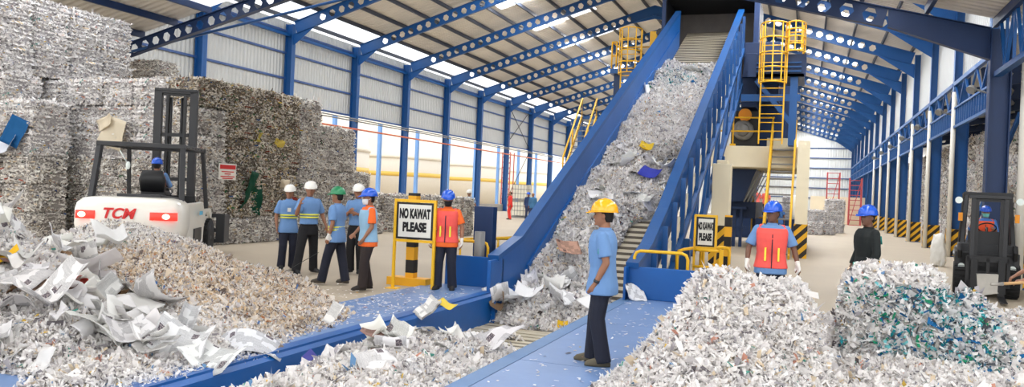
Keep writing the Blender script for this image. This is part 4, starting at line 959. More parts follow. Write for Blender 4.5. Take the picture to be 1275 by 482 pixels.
# right side hall stacks
for t in range(7):
    for c in range(11):
        y = 24.0+c*1.12
        if t == 6 and c % 3 == 0: continue
        if y > 52: continue
        bale(8.2+.25*(c % 2 == 0), y, .74*t, ['grey','mix','white','grey'][(c+t) % 4], 'bale in side hall beyond right columns, %s, number %d along' % ((tiers+['seventh tier up'])[t], c+1), 'side hall stack beyond the right columns', rz=pi/2)
for t in range(4):
    for c in range(19): bale(8.3, 37.0+c*2.1, 1.37*t, ['white','grey'][(c+t) % 2], 'large bale far along the side hall, %s, number %d along' % (tiers[t], c+1), 'far side hall stack', rz=pi/2, sc=(1.9,1.2,1.9))
# near coloured bales at right edge
for t in range(7):
    for c in range(3): bale(6.2+c*1.12, 23.2, .74*t, ['grey','mix'][(c+t) % 2], 'bale behind right forklift at picture edge, %s, %s from column' % ((tiers+['seventh tier up'])[t], ordinal(c)), 'stack behind the right forklift')

# ------------------------------------------------------------------ forklifts
def wheel(root, x, y, rr, w, name='wheel', hubmat='fl_white', side=1):
    t = MB().lathe((x,y,rr),(1,0,0),[(-w/2,rr*.62),(-w/2,rr*.92),(-w*.35,rr),(w*.35,rr),(w/2,rr*.92),(w/2,rr*.62)],32).build(name, M['tire'], root)
    MB().lathe((x+side*w*.28,y,rr),(1,0,0),[(-.02,.02),(-.02,rr*.6),(.03,rr*.6),(.03,rr*.4),(.0,rr*.35),(.05,rr*.22),(.07,.03)],24).build('hub', M[hubmat], t)
    mb = MB()
    for k in range(22):
        a = 2*pi*k/22; c = Vector((x, y+rr*1.0*cos(a), rr+rr*1.0*sin(a)))
        mb.beam(c-Vector((w*.42,0,0)), c+Vector((w*.42,0,0)), .05*rr/.35, .03, up=(0,cos(a),sin(a)))
    mb.build('tread', M['tire'], t); return t
def forklift(loc, rz, label, k, W, L, body, gw, mast_h, cwz, guard_z, tail=True, rr=.38, front_lamps=False):
    """local +Y is forward (fork side); origin below the front axle centre"""
    T = empty('forklift', loc, rz, label, 'forklift')
    rear = -L; h = W/2
    # counterweight: rounded block
    mb = MB(); xs = (1,0,0); 
    rings = []
    for z, inset, ry in ((.42,.16,.50),(.5,.06,.56),(.8,.0,.62),(cwz-.25,.0,.62),(cwz-.12,.03,.59),(cwz-.03,.12,.5),(cwz,.3,.35)):
        rings.append(((0,rear+.62,z), h-inset, ry, (1,0,0), (0,1,0)))
    mb.loft(rings, 40, power=4.5); cw = mb.build('counterweight', M[body], T)
    MB().box(-h*.55,h*.55,rear+.05,rear+.5,.3,.46).build('drawbar_recess', M['black'], cw)
    # chassis sides
    mb = MB(); 
    prof = [(rear+.6,.45),(rear+1.15,.3),(-.62,.3),(-.5,.86),(-.3,1.0),(.0,1.0),(.28,.78),(.34,.95),(.2,1.08),(-.55,1.08),(-.7,cwz-.1),(rear+.6,cwz-.1)]
    for sx in (-1,1):
        mb.prism([(sx*(h-.06),y,z) for y,z in prof], (-sx*.08,0,0))
    mb.box(-h+.1,h-.1,rear+.6,.2,.35,.9); mb.build('chassis', M[body], T, bevel=.015)
    MB().prism([(-.42,rear+.9,cwz-.12),(-.42,-.75,cwz-.15),(-.42,-.75,cwz-.02),(-.42,rear+.9,cwz+.06)], (.84,0,0)).build('engine_hood', M['dgrey'], T, bevel=.02)
    MB().box(-h+.12,h-.12,-.7,.05,.72,.8).prism([(-h*.6,.0,.8),(-h*.6,.15,.8),(-h*.6,.1,1.35),(-h*.6,0,1.35)], (h*1.2,0,0)).build('floor_and_dash', M['black'], T)
    MB().box(-h+.05,-h+.0,-1.1,-.8,.35,.5).build('step', M['black'], T)
    s = MB().box(-.25,.25,-1.25,-.8,cwz+.0,cwz+.12).build('seat', M['black'], T, bevel=.03)
    MB().loft([((0,-1.27,cwz+.1),.24,.06,(1,0,0),(0,1,0)),((0,-1.31,cwz+.35),.27,.07,(1,0,0),(0,1,0)),((0,-1.34,cwz+.55),.2,.05,(1,0,0),(0,1,0))],20,power=4).build('backrest', M['black'], s)
    # overhead guard
    gy0, gy1 = rear+.75, -.28; gx = h-.14
    mb = MB()
    for sx in (-1,1):
        mb.beam((sx*gx,gy0,cwz-.05),(sx*(gx-.06),gy0+.22,guard_z), .1,.1); mb.beam((sx*gx,.1,1.0),(sx*(gx-.06),gy1,guard_z), .08,.08)
        mb.beam((sx*(gx-.06),gy0+.18,guard_z),(sx*(gx-.06),gy1+.05,guard_z), .09,.08)
    mb.beam((-gx,gy0+.2,guard_z),(gx,gy0+.2,guard_z),.09,.09); mb.beam((-gx,gy1,guard_z),(gx,gy1,guard_z),.09,.09)
    for i in range(7): yy = gy0+.3+(gy1-gy0-.4)*i/6; mb.beam((-gx,yy,guard_z+.0),(gx,yy,guard_z+.0),.03,.03)
    mb.build('overhead_guard', M[gw], T, bevel=.01)
    # mast
    my = .42; mw = h*(.40 if mast_h > 3 else .48)
    mb = MB()
    pw = .085 if mast_h > 3 else .04
    for sx in (-1,1): mb.box(sx*mw-pw,sx*mw+pw,my,my+.16,.12,mast_h); 
    for z in (mast_h-.06, .5): mb.box(-mw,mw,my,my+.1,z-.05,z+.05)
    mb.box(-mw-.08,mw+.08,my-.02,my+.18,mast_h-.06,mast_h); mb.build('outer_mast', M['dgrey'], T, bevel=.008)
    mb = MB()
    for sx in (-1,1):
        mb.box(sx*(mw-(.2 if mast_h > 3 else .07))-.03,sx*(mw-(.2 if mast_h > 3 else .07))+.03,my+.03,my+.15,.2,mast_h-.08); mb.tube([(sx*(mw-.27),my+.1,.2),(sx*(mw-.27),my+.1,mast_h-.2)], .035, 8) if mast_h > 3 else None
    for z in ((mast_h-.12, mast_h*.72, mast_h*.45) if mast_h > 3 else (mast_h-.08, .7)): mb.box(-mw+.1,mw-.1,my+.04,my+.12,z-.04,z+.04)
    mb.build('inner_mast', M['black'], T)
    mb = MB(); c0 = .25
    for z in (c0,c0+.5): mb.box(-h*.62,h*.62,my+.2,my+.26,z,z+.12)
    for x in (-h*.6,0,h*.6): mb.box(x-.03,x+.03,my+.19,my+.26,c0,c0+.6)
    mb.build('carriage', M['black'], T)
    for sx in (-1,1): MB().box(sx*h*.4-.06,sx*h*.4+.06,my+.26,my+.31,.06,.8).prism([(sx*h*.4-.06,my+.26,.05),(sx*h*.4-.06,my+1.3,.05),(sx*h*.4-.06,my+1.3,.065),(sx*h*.4-.06,my+.26,.1)], (.12,0,0)).build('fork', M['black'], T)
    for sx in (-1,1): wheel(T, sx*(h-.15), 0, rr, .3, 'front_wheel', 'dgrey' if body != 'fl_white' else 'dgrey', sx); wheel(T, sx*(h-.22), rear+.75, rr*.85, .24, 'rear_wheel', 'dgrey', sx)
    mb = MB(); c = Vector((0,-.32,1.42)); mb.tube([c+Vector((.17*cos(a),.12*sin(a)*.8,.1*sin(a))) for a in np.linspace(0,2*pi,17)], .014, 6); mb.tube([(0,-.05,1.2),c], .02, 6); mb.build('steering_wheel', M['black'], T)
    return T
hl = R(31)
FL = forklift((-13.62,13.95,0), hl, 'big white forklift with dark tall mast seen from behind at left', 1, 1.95, 3.15, 'fl_white', 'dgrey', 3.82, 1.34, 2.38, rr=.42)
# tail lamps, logo lettering, side panel
for sx, lab in ((-1,'left'),(1,'right')):
    x = sx*.74; y = -3.15-.0
    l = MB().loft([((x*.93,-3.13,z),.17*(1 if sx<0 else 1.45),.05,(1,0,0),(0,1,0)) for z in (.93,1.08)],20,power=5).build('tail_lamp', M['tlight'], FL)
    tag(l, 'glowing red tail lamp'); MB().ball((x*1.0,-3.17,1.005),.075,.03,.055).build('lamp_core', M['tlamp'], l)
t = text_obj('TCM', .27, (-.12,-3.165,1.03), (pi/2,0,0), M['redtxt'], FL, bold=.009, shear=.28, sx=.58, spacing=1.0)
MB().box(.72,.94,-1.6,-.9,.32,.7).build('side_step', M['black'], FL)
tag(MB().box(.975,.985,-1.35,-1.05,.98,1.06).build('side_label', mat('cyan_label', srgb(60,170,210), .4), FL), 'small cyan label')
mb = MB()
for sx in (-1,1):
    x = sx*1.0; mb.box(x-.04 if sx > 0 else x-.02, x+.14 if sx > 0 else x+.06, .62,.66,.25,.92)
for z in (.25,.5,.85): mb.box(-1.15,1.15,.64,.7,z,z+.09)
mb.box(1.05,1.15,.64,1.3,.25,.9); mb.build('clamp_frame', M['dgrey'], FL)
tag(MB().ball((-.72,-.5,1.98),.05,.02,.09).tube([(-.9,-.5,2.3),(-.72,-.5,2.0)], .01).build('mirror', M['glass'], FL), 'small rear mirror')
FR = forklift((3.5,18.7,0), R(172), 'dark forklift facing the viewer at right behind the paper heap', 1, 1.18, 2.3, 'black', 'black', 2.08, 1.05, 2.12, rr=.36)
for sx in (-1,1):
    MB().disc((sx*.54,.12,1.98),(0,1,0),.07,.06).build('headlamp', M['glass'], FR)
    MB().box(sx*.5-.04,sx*.5+.04,.1,.16,1.55,1.72).build('turn_lamp', M['orange'], FR)
    MB().box(sx*.42-.15,sx*.42+.15,.1,.2,.55,.92).build('front_panel', M['dgrey'], FR, bevel=.02)
    MB().disc((sx*.45,.24,.62),(0,1,0),.06,.04).build('marker_lamp', M['glass'], FR)
MB().box(-.5,.5,.1,.14,.85,1.1).build('cowl', M['dgrey'], FR, bevel=.02)

# ------------------------------------------------------------------ people
SKIN = mat('skin_brown', srgb(150,104,78), .55); SKIN2 = mat('skin_dark', srgb(112,76,58), .55)
HAIR = mat('hair_black', srgb(18,16,16), .8)
CL = {}
def cloth(n, c, rough=.85):
    if n not in CL: CL[n] = mat('cloth_'+n, srgb(*c), rough, noise=.07, nscale=9, bump=.35, bscale=14)
    return CL[n]
HATM = {'yellow': mat('hat_yellow', srgb(248,178,16), .25, coat=.5), 'blue': mat('hat_blue', srgb(20,88,205), .25, coat=.5), 'white': mat('hat_white', srgb(238,236,228), .28, coat=.4), 'green': mat('hat_green', srgb(20,130,80), .28, coat=.4)}
GLOVE = mat('glove_white', srgb(225,222,214), .85)
def V3(*a): return Vector(a)
def limb(mb, pts, rad, seg=12):
    mb.tube(pts, rad, seg)
    for p, rr in zip(pts, rad): mb.ball(p, rr, rr, rr, 10, 6)
def remesh(o, vox, smooth=2):
    m = o.modifiers.new('Remesh', 'REMESH'); m.mode = 'VOXEL'; m.voxel_size = vox; m.use_smooth_shade = True
    s = o.modifiers.new('Smooth', 'SMOOTH'); s.factor = .5; s.iterations = smooth; return o
def hand_pieces(mb, w, d, pn, inflate=0, curl=.5, side=1, k=1.0):
    """w wrist, d finger direction, pn palm normal"""
    d = Vector(d).normalized(); pn = Vector(pn); pn = (pn-d*pn.dot(d)).normalized(); a = d.cross(pn).normalized()*side
    w = Vector(w)
    mb.loft([(w,.024+inflate,.02+inflate,a,pn),(w+d*.03,.032+inflate,.018+inflate,a,pn),(w+d*.075,.04+inflate,.016+inflate,a,pn),(w+d*.09,.038+inflate,.013+inflate,a,pn)],12)
    for i, (off, ln) in enumerate(((.029,.068),(.010,.078),(-.010,.072),(-.028,.056))):
        p0 = w+d*.075+a*off; d1 = (d+pn*curl*.5).normalized(); p1 = p0+d1*ln*.5; d2 = (d+pn*curl*1.6).normalized(); p2 = p1+d2*ln*.32; d3 = (d*.6+pn*curl*2.2).normalized(); p3 = p2+d3*ln*.24
        limb(mb, [p0,p1,p2,p3], [.0095+inflate,.009+inflate,.0082+inflate,.0072+inflate], 8)
    p0 = w+d*.025+a*.026; p1 = p0+(d*.6+a*.7+pn*.3).normalized()*.04; p2 = p1+(d*.9+a*.25+pn*.5).normalized()*.034
    limb(mb, [p0,p1,p2], [.013+inflate,.011+inflate,.009+inflate], 8)
def hat_mesh(c, yaw, scale=1.0, tilt=0):
    mb = MB(); X = Matrix.Rotation(yaw, 3, 'Z') @ Matrix.Rotation(tilt, 3, 'X')
    rings = []
    for a in np.linspace(0, 1.45, 9):
        rings.append((c+X @ V3(0,-.0,.115*sin(a)), .118*cos(a)**.85, .142*cos(a)**.85, X @ V3(1,0,0), X @ V3(0,1,0)))
    rings.insert(0, (c+X @ V3(0,0,-.02), .121,.145, X @ V3(1,0,0), X @ V3(0,1,0)))
    mb.loft(rings, 24)
    mb.loft([(c+X @ V3(0,.012,-.022), .13,.162, X @ V3(1,0,0), X @ V3(0,1,0)),(c+X @ V3(0,.012,-.012), .13,.162, X @ V3(1,0,0), X @ V3(0,1,0))], 24)
    mb.loft([(c+X @ V3(0,.075,-.026), .095,.125, X @ V3(1,0,0), X @ V3(0,1,-.12)),(c+X @ V3(0,.075,-.014), .09,.12, X @ V3(1,0,0), X @ V3(0,1,-.12))], 24)
    for ox in (-.035,0,.035): mb.tube([c+X @ V3(ox,.10,.06), c+X @ V3(ox,.06,.105), c+X @ V3(ox,0,.12-abs(ox)*.12), c+X @ V3(ox,-.06,.105), c+X @ V3(ox,-.1,.06)], .008, 6)
    return mb
def person(x, y, face, label, top='shirt', topc=('sky',(120,165,215)), trou=('navy',(26,30,46)), hat='blue', vox=.011, hgt=1.64, lean=(0,0), z0=0.03,
           armL=((-.05,.0,-.27),(-.07,.05,-.50)), armR=((.05,.0,-.27),(.07,.05,-.50)), legL=(-.11,0.0), legR=(.11,0.0), head=0, nod=0, gloves=False, stripes=None, vest=None,
           mask=None, sleeves=.62, skin=None, shoe=(60,52,44), sit=False, extras=(), name='person', cat='person', curl=.5, pitchf=0, bulk=1.0):
    skin = skin or SKIN; k = hgt/1.64
    root = empty(name, (x,y,z0), face, label, cat); root.scale = (k,k,k)
    lx, ly = lean
    hipz = .84 if not sit else .0
    pelv = V3(0,0,hipz+.06); chest = V3(lx*.6,ly*.6,hipz+.40); shC = V3(lx,ly,hipz+.54); neckB = V3(lx*1.05,ly*1.05,hipz+.56)
    hc = neckB+V3(0,.018,.160)
    B = MB(); bk = bulk
    X = V3(1,0,0); Y = V3(0,1,0)
    def torso(mb, inf, z_lo, z_hi, flare=0):
        prof = [(-.10,.150,.098),(-.02,.158,.108),(.08,.148,.104),(.18,.140,.098),(.28,.150,.104),(.38,.162,.112),(.46,.165,.108),(.52,.150,.09),(.565,.10,.068)]
        rings = []
        for zz, rx, ry in prof:
            z = hipz+zz
            if z < z_lo-.01 or z > z_hi+.01: continue
            t = (zz+.1)/.66; c = V3(lx*t, ly*t+(.012 if zz > .2 else 0), z)
            fl = flare*max(0, (.12-zz))*.6
            rings.append((c, (rx+inf)*bk+fl, (ry+inf)*bk+fl, X, Y))
        mb.loft(rings, 20, power=2.35)
    torso(B, -.008, 0, 9)
    B.ball(pelv+V3(0,0,-.08), .145,.098,.1)
    # neck, head
    hx = Matrix.Rotation(head, 3, 'Z') @ Matrix.Rotation(nod, 3, 'X'); H = lambda a,b,c_: hc+hx @ V3(a,b,c_)
    hX, hY = hx @ X, hx @ Y
    B.tube([neckB-V3(0,0,.04), neckB+V3(0,.0,.06), hc+V3(0,-.02,-.06)], [.062,.054,.052], 14)
    B.loft([(H(0,.012,-.122),.028,.03,hX,hY),(H(0,.018,-.108),.045,.05,hX,hY),(H(0,.010,-.075),.060,.074,hX,hY),(H(0,.002,-.03),.070,.088,hX,hY),(H(0,-.004,.02),.075,.094,hX,hY),(H(0,-.01,.07),.070,.088,hX,hY),(H(0,-.012,.10),.050,.066,hX,hY),(H(0,-.012,.118),.02,.03,hX,hY)], 20)
    B.ball(H(0,.093,-.022), .013,.018,.022, 10, 6); B.ball(H(0,.086,.006), .010,.013,.026, 10, 6); B.ball(H(0,.080,.022), .045,.014,.009, 12, 6)   # nose, bridge, brow
    B.ball(H(0,.084,-.058), .022,.012,.006, 10, 6); B.ball(H(0,.083,-.070), .019,.012,.006, 10, 6); B.ball(H(0,.078,-.098), .02,.016,.014, 10, 6)  # lips, chin
    for s_ in (-1,1): B.ball(H(s_*.077,-.008,-.012), .009,.018,.03, 10, 6)
    # arms
    sh = {-1: shC+V3(-.175*bk,0,-.035), 1: shC+V3(.175*bk,0,-.035)}; arms = {-1: armL, 1: armR}; GL = {-1: MB(), 1: MB()}; joints = {}
    for s_ in (-1,1):
        e = sh[s_]+Vector(arms[s_][0]); w = sh[s_]+Vector(arms[s_][1]); joints[s_] = (sh[s_], e, w)
        limb(B, [sh[s_], (sh[s_]*.45+e*.55), e], [.052,.045,.037]); limb(B, [e, e*.6+w*.4, w], [.038,.037,.024])
        d = (w-e).normalized(); pn = Vector((-s_,.25,.15)) if len(arms[s_]) < 3 else Vector(arms[s_][2]); hd = d if len(arms[s_]) < 4 else Vector(arms[s_][3])
        hand_pieces(B, w, hd, pn, 0, curl, side=1 if s_ < 0 else -1)
        gl = GL[s_]
        if gloves: hand_pieces(gl, w-d*.03, hd, pn, .006, curl, side=1 if s_ < 0 else -1); gl.tube([w-d*.06,w], [.034,.03], 12)
    # legs
    LG = {}
    for s_, lg in ((-1,legL),(1,legR)):
        hip = V3(s_*.088,0,hipz+.01)
        if sit: kn = hip+V3(s_*.06,.42,.06); an = kn+V3(0,.1,-.4)
        else:
            an = V3(lg[0],lg[1],.085); mid = (hip+an)/2; ln = .772; dd = (hip-an).length; bend = math.sqrt(max(0,(ln/2)**2-(min(dd,ln)/2)**2)); kn = mid+V3(0,bend+.01,0)+V3(0,0,.02)
        LG[s_] = (hip,kn,an); limb(B, [hip, hip*.5+kn*.5, kn], [.083,.068,.05]); limb(B, [kn, kn*.6+an*.4, an], [.05,.052,.034])
        B.ball(an+V3(0,.05,-.045), .038,.09,.03, 12, 6)
    body = remesh(B.build('body', skin, root), vox, 1)
    # trousers
    tm = cloth(*trou); mb = MB()
    prof_p = [(-.12,.146,.112),(-.02,.166,.118),(.07,.158,.112),(.12,.152,.108)]
    mb.loft([(V3(0,0,hipz+a_),b_*bk,c_*bk,X,Y) for a_,b_,c_ in prof_p], 20, power=2.3)
    for s_ in (-1,1):
        hip,kn,an = LG[s_]; b_ = an+V3(0,-.005,-.045)
        limb(mb, [hip+V3(0,0,-.01), hip*.5+kn*.5, kn, kn*.5+b_*.5], [.104,.096,.084,.080]); mb.tube([kn*.5+b_*.5, b_], [.080,.084], 14)
    remesh(mb.build('trousers', tm, root), max(.011,vox), 1)
    # shoes
    for s_ in (-1,1):
        mb = MB()
        an = LG[s_][2]; yaw_ = R(8)*-s_; fx = Matrix.Rotation(yaw_,3,'Z'); c = V3(an.x,an.y,0)
        mb.loft([(c+fx@V3(0,.055,.002),.046,.135,fx@X,fx@Y),(c+fx@V3(0,.055,.025),.048,.138,fx@X,fx@Y),(c+fx@V3(0,.045,.055),.043,.12,fx@X,fx@Y),(c+fx@V3(0,.0,.09),.04,.065,fx@X,fx@Y),(c+fx@V3(0,-.01,.12),.04,.05,fx@X,fx@Y)] if not sit else [(an+V3(0,.05,-.06),.045,.13,X,Y),(an+V3(0,.03,.02),.04,.07,X,Y)], 18, power=2.4)
        mb.build('shoe', cloth('shoe%d' % shoe[0], shoe, .7), root)
    # shirt
    def top_mesh(inf, z_lo, sl, flare=.25, rad=.0):
        m_ = MB(); torso(m_, inf, z_lo, 9, flare)
        for s_ in (-1,1):
            a_, e, w = joints[s_]
            if sl <= 0: continue
            if sl <= 1: p = a_*(1-sl)+e*sl; limb(m_, [a_, a_*.5+p*.5], [.060+rad,.066+rad]); m_.tube([a_*.5+p*.5,p], [.068+rad,.074+rad], 14)
            else: p = e+(w-e)*(sl-1); limb(m_, [a_,e], [.062+rad,.055+rad]); m_.tube([e,p], [.055+rad,.046+rad], 14)
        # collar
        m_.loft([(neckB+V3(0,.0,-.06),.105,.085,X,Y),(neckB+V3(0,.0,-.02),.082,.074,X,Y),(neckB+V3(0,-.006,.034),.067,.066,X,Y)], 16)
        return m_
    hem = hipz-.10 if top != 'tuck' else hipz+.06
    remesh(top_mesh(.024, hem, sleeves).build('shirt' if top != 'jacket' else 'jacket', cloth(*topc), root), max(.011,vox), 1)
    if stripes:
        ym = mat('reflective_yellow', srgb(225,225,80), .4) if 'ry' not in CL else CL['ry']; CL['ry'] = ym
        for zz in stripes:
            mb = MB(); t = (zz+.1)/.66; rx = np.interp(zz,[-.1,.08,.18,.28,.38,.46,.52],[.15,.15,.14,.15,.162,.165,.15]); ry = rx*.68
            mb.loft([(V3(lx*t,ly*t+.01,hipz+zz-.015),rx+.031,ry+.036,X,Y),(V3(lx*t,ly*t+.01,hipz+zz+.015),rx+.031,ry+.036,X,Y)], 24, power=2.35, caps=False); 
            o_ = mb.build('reflective_band', ym, root); sd = o_.modifiers.new('S','SOLIDIFY'); sd.thickness = .004
        mb = MB()
        for s_ in (-1,1):
            a_, e, w = joints[s_]; p = a_*(1-sleeves+.08)+e*(sleeves-.08); q_ = a_*(1-sleeves+.16)+e*(sleeves-.16); mb.tube([q_,p], .067, 14)
        mb.build('sleeve_band', ym, root)
    if vest:
        vm = cloth(*vest); mb = MB(); torso(mb, .04, hipz-.06, hipz+.53, .2)
        for s_ in (-1,1): mb.ball(joints[s_][0]+V3(-s_*.05,0,.0), .06,.075,.07)
        remesh(mb.build('vest', vm, root), max(.011,vox), 1)
        if 'bare' not in extras:
            ym = CL.setdefault('ryv', mat('reflective_strip', srgb(238,225,70), .4))
            for s_ in (-1,1): MB().box(s_*.085-.012, s_*.085+.012, .12+ly*.4, .168+ly*.4, hipz+.08, hipz+.26).build('reflective_strip', ym, root)
            mb = MB(); mb.box(-.006,.006,.10+ly*.5,.172+ly*.5,hipz-.02,hipz+.44); mb.build('zipper', cloth('dark',(40,42,60)), root)
            mb = MB()
            for s_ in (-1,1): mb.tube([V3(s_*.145+lx,ly+.09,hipz+.30),V3(s_*.11+lx,ly+.09,hipz+.50),V3(s_*.10+lx,ly-.01,hipz+.572)], .016, 8)
            mb.build('grey_piping', cloth('pipe',(120,120,135)), root)
    # hair, helmet, eyes
    mb = MB(); mb.loft([(H(0,-.045,-.07),.052,.05,hX,hY),(H(0,-.035,-.02),.078,.068,hX,hY),(H(0,-.02,.03),.081,.086,hX,hY),(H(0,-.015,.06),.078,.088,hX,hY)], 18); mb.build('hair', HAIR, root)
    mb = MB()
    for s_ in (-1,1): mb.ball(H(s_*.03,.083,.004), .011,.008,.006, 8, 5)
    mb.build('eyes', mat('eye_dark', srgb(30,22,18), .3) if 'eye' not in CL else CL['eye'], root); 
    mb = MB()
    for s_ in (-1,1): mb.tube([H(s_*.014,.094,.022),H(s_*.03,.094,.027),H(s_*.046,.084,.022)], .004, 6)
    mb.build('eyebrows', HAIR, root)
    if hat: hat_mesh(H(0,-.008,.055), head, tilt=nod).build('hard_hat', HATM[hat], root)
    if gloves:
        for s_ in (-1,1): remesh(GL[s_].build('glove', GLOVE, root), vox*.8 if vox < .01 else vox, 0)
    if mask:
        mb = MB(); mb.loft([(H(0,.05,-.112),.05,.045,hX,hY),(H(0,.048,-.07),.064,.062,hX,hY),(H(0,.045,-.02),.069,.066,hX,hY)], 18); mb.tube([H(-.07,.04,-.04),H(-.083,-.01,-.01)], .004, 5); mb.tube([H(.07,.04,-.04),H(.083,-.01,-.01)], .004, 5)
        mb.build('face_mask', cloth('mask'+mask[0], mask[1]), root)
    root['_j'] = 0; del root['_j']
    return root, joints, H, hipz
SKY = ('sky',(104,142,190)); NAVY = ('navy',(22,26,42)); BLK = ('black',(20,20,24))
def hcam(x, y): return math.atan2(x, -y) if False else math.atan2(x-0.0, -(y)) if False else (pi - math.atan2(-x, y)*-1)
def facing(x, y, rel):
    """rel degrees: 0 looks at viewer, +90 towards image left, -90 towards image right, 180 away"""
    # direction to camera
    a = math.atan2(x, -y)          # heading whose (-sin,cos) points at origin: -sin h = -x/r -> sin h = x/r ; cos h = -y/r
    return a - R(rel)
# foreground man, yellow helmet, seen from his left, looks left
px_, py_ = -1.93, 7.85
pr, J, H_, hz = person(px_, py_, facing(px_,py_,97), 'person in yellow hard hat, light blue shirt and navy trousers standing on the walkway', topc=SKY, hat='yellow', vox=.0065, hgt=1.60, z0=.036,
    armL=((-.02,-.055,-.265),(-.01,.05,-.485),(.9,.3,0)), armR=((.03,.0,-.27),(.0,.02,-.5)), legL=(-.10,-.05), legR=(.10,.10), sleeves=.78, shoe=(92,84,66), bulk=1.1, curl=.7)
MB().disc(J[-1][2]-(J[-1][2]-J[-1][1]).normalized()*.03,(J[-1][2]-J[-1][1]),.032,.03,18).build('wristwatch', M['dgrey'], pr)
MB().box(-.035,.035,.155,.162,hz+.2,hz+.29).build('id_badge', M['signw'], pr)
mb = MB(); mb.tube([(-.05,.06,hz+.55),(-.03,.135,hz+.42),(-.0,.15,hz+.28)], .006, 6); mb.tube([(.05,.06,hz+.55),(.03,.135,hz+.42),(.0,.15,hz+.28)], .006, 6); mb.build('lanyard', cloth('lany',(30,90,60)), pr)
MB().box(-.245,-.235,-.03,.03,hz+.33,hz+.38).build('sleeve_patch', cloth('patch',(40,150,120)), pr)
MB().loft([(V3(0,0,hz+.045),.168,.124,V3(1,0,0),V3(0,1,0)),(V3(0,0,hz+.075),.166,.122,V3(1,0,0),V3(0,1,0))],20).build('belt', M['black'], pr)
# sign worker
x_, y_ = -5.78, 12.25
person(x_, y_, facing(x_,y_,12), 'person in blue hard hat, black mask and orange vest beside the left sign', topc=('orange',(236,106,40)), trou=NAVY, hat='blue', vox=.009, hgt=1.63, vest=('vest_coral',(240,92,84)),
    armL=((-.09,.0,-.27),(-.10,.06,-.50)), armR=((.08,.0,-.27),(.10,.05,-.50)), legL=(-.13,.0), legR=(.13,.04), gloves=True, mask=('black',(22,22,26)), head=R(14), nod=R(-7), shoe=(28,26,26), sleeves=.75)
# group of five
x_, y_ = -9.72, 13.16
pr, J, H_, hz = person(x_, y_, facing(x_,y_,-12), 'person in white helmet, blue shirt with yellow bands, leftmost of the group', topc=SKY, trou=NAVY, hat='white', hgt=1.60, stripes=(.21,.26), armL=((-.08,.0,-.27),(-.12,.04,-.5)), armR=((.07,-.03,-.27),(.06,.03,-.5)), legL=(-.11,0), legR=(.12,.02), head=R(-20), shoe=(24,24,26), sleeves=.8)
MB().box(-.01,.06,.14,.15,hz+.33,hz+.41).build('id_badge', M['signw'], pr)
x_, y_ = -8.95, 12.75
person(x_, y_, facing(x_,y_,-28), 'person in white helmet striding with legs apart and one hand raised, second of the group', top='tuck', topc=SKY, trou=BLK, hat='white', hgt=1.68, stripes=(.21,.26), armL=((-.13,-.06,-.25),(-.17,.04,-.46)), armR=((.12,.08,-.24),(.14,.24,-.04)), legL=(-.20,-.12), legR=(.25,.06), head=R(-28), shoe=(24,24,26), sleeves=.8)
x_, y_ = -7.66, 11.75
person(x_, y_, facing(x_,y_,118), 'person in green helmet with white glove turned away in the group', topc=SKY, trou=NAVY, hat='green', hgt=1.60, stripes=(.12,.17), armL=((-.05,-.03,-.27),(-.05,.04,-.5)), armR=((.06,.02,-.27),(.02,.14,-.46)), legL=(-.10,.22), legR=(.12,-.14), gloves=True, head=R(8), shoe=(70,64,56), sleeves=.8)
x_, y_ = -8.3, 13.45
person(x_, y_, facing(x_,y_,25), 'person in white helmet with folded arms at the back of the group', top='tuck', topc=SKY, trou=BLK, hat='white', hgt=1.67, armL=((-.07,.06,-.26),(.10,.20,-.20),(0,-1,0)), armR=((.07,.06,-.26),(-.10,.22,-.16),(0,-1,0)), legL=(-.1,0), legR=(.12,0), head=R(15), shoe=(24,24,26), sleeves=1.25)
x_, y_ = -6.82, 11.4
person(x_, y_, facing(x_,y_,75), 'person in blue helmet and white mask with orange sleeves, rightmost of the group', topc=('orange',(232,112,50)), trou=('brown',(44,34,32)), hat='blue', hgt=1.60, vest=('vest_sky',(140,178,205)), extras=('bare',), mask=('white',(228,228,228)), armL=((-.03,.0,-.27),(-.0,.12,-.46)), armR=((.03,.05,-.26),(-.03,.2,-.4)), legL=(-.09,.10), legR=(.1,-.06), shoe=(36,30,28), sleeves=.78)
# distant people
x_, y_ = -13.3, 30.2
person(x_, y_, facing(x_,y_,5), 'distant person in white helmet and blue vest walking beyond the yellow hoops', top='tuck', topc=('sky2',(150,175,205)), trou=BLK, hat='white', vox=.016, hgt=1.66, vest=('vest_sky2',(110,150,200)), legL=(-.14,-.05), legR=(.12,.12), armL=((-.1,0,-.27),(-.14,.08,-.48)), armR=((.1,0,-.27),(.14,.08,-.48)))
x_, y_ = -17.2, 45.4
person(x_, y_, facing(x_,y_,80), 'distant person in red overalls standing by the white tanks', topc=('redov',(214,52,44)), trou=('redov',(214,52,44)), hat=None, vox=.02, hgt=1.7, sleeves=1.9)
for i, (x_, y_, c, l) in enumerate(((-16.6,47,('navyj',(38,60,100)),'leftmost'),(-16.0,46.2,('tealj',(60,110,150)),'middle'),(-15.4,47.4,('greyj',(70,80,110)),'rightmost'))):
    person(x_, y_, facing(x_,y_,30*i-20), 'distant person in dark blue clothes beside the conveyor flank, %s of three' % l, topc=c, trou=('navy2',(40,50,80)), hat=['blue',None,'white'][i], vox=.02, hgt=1.66, sleeves=1.8)
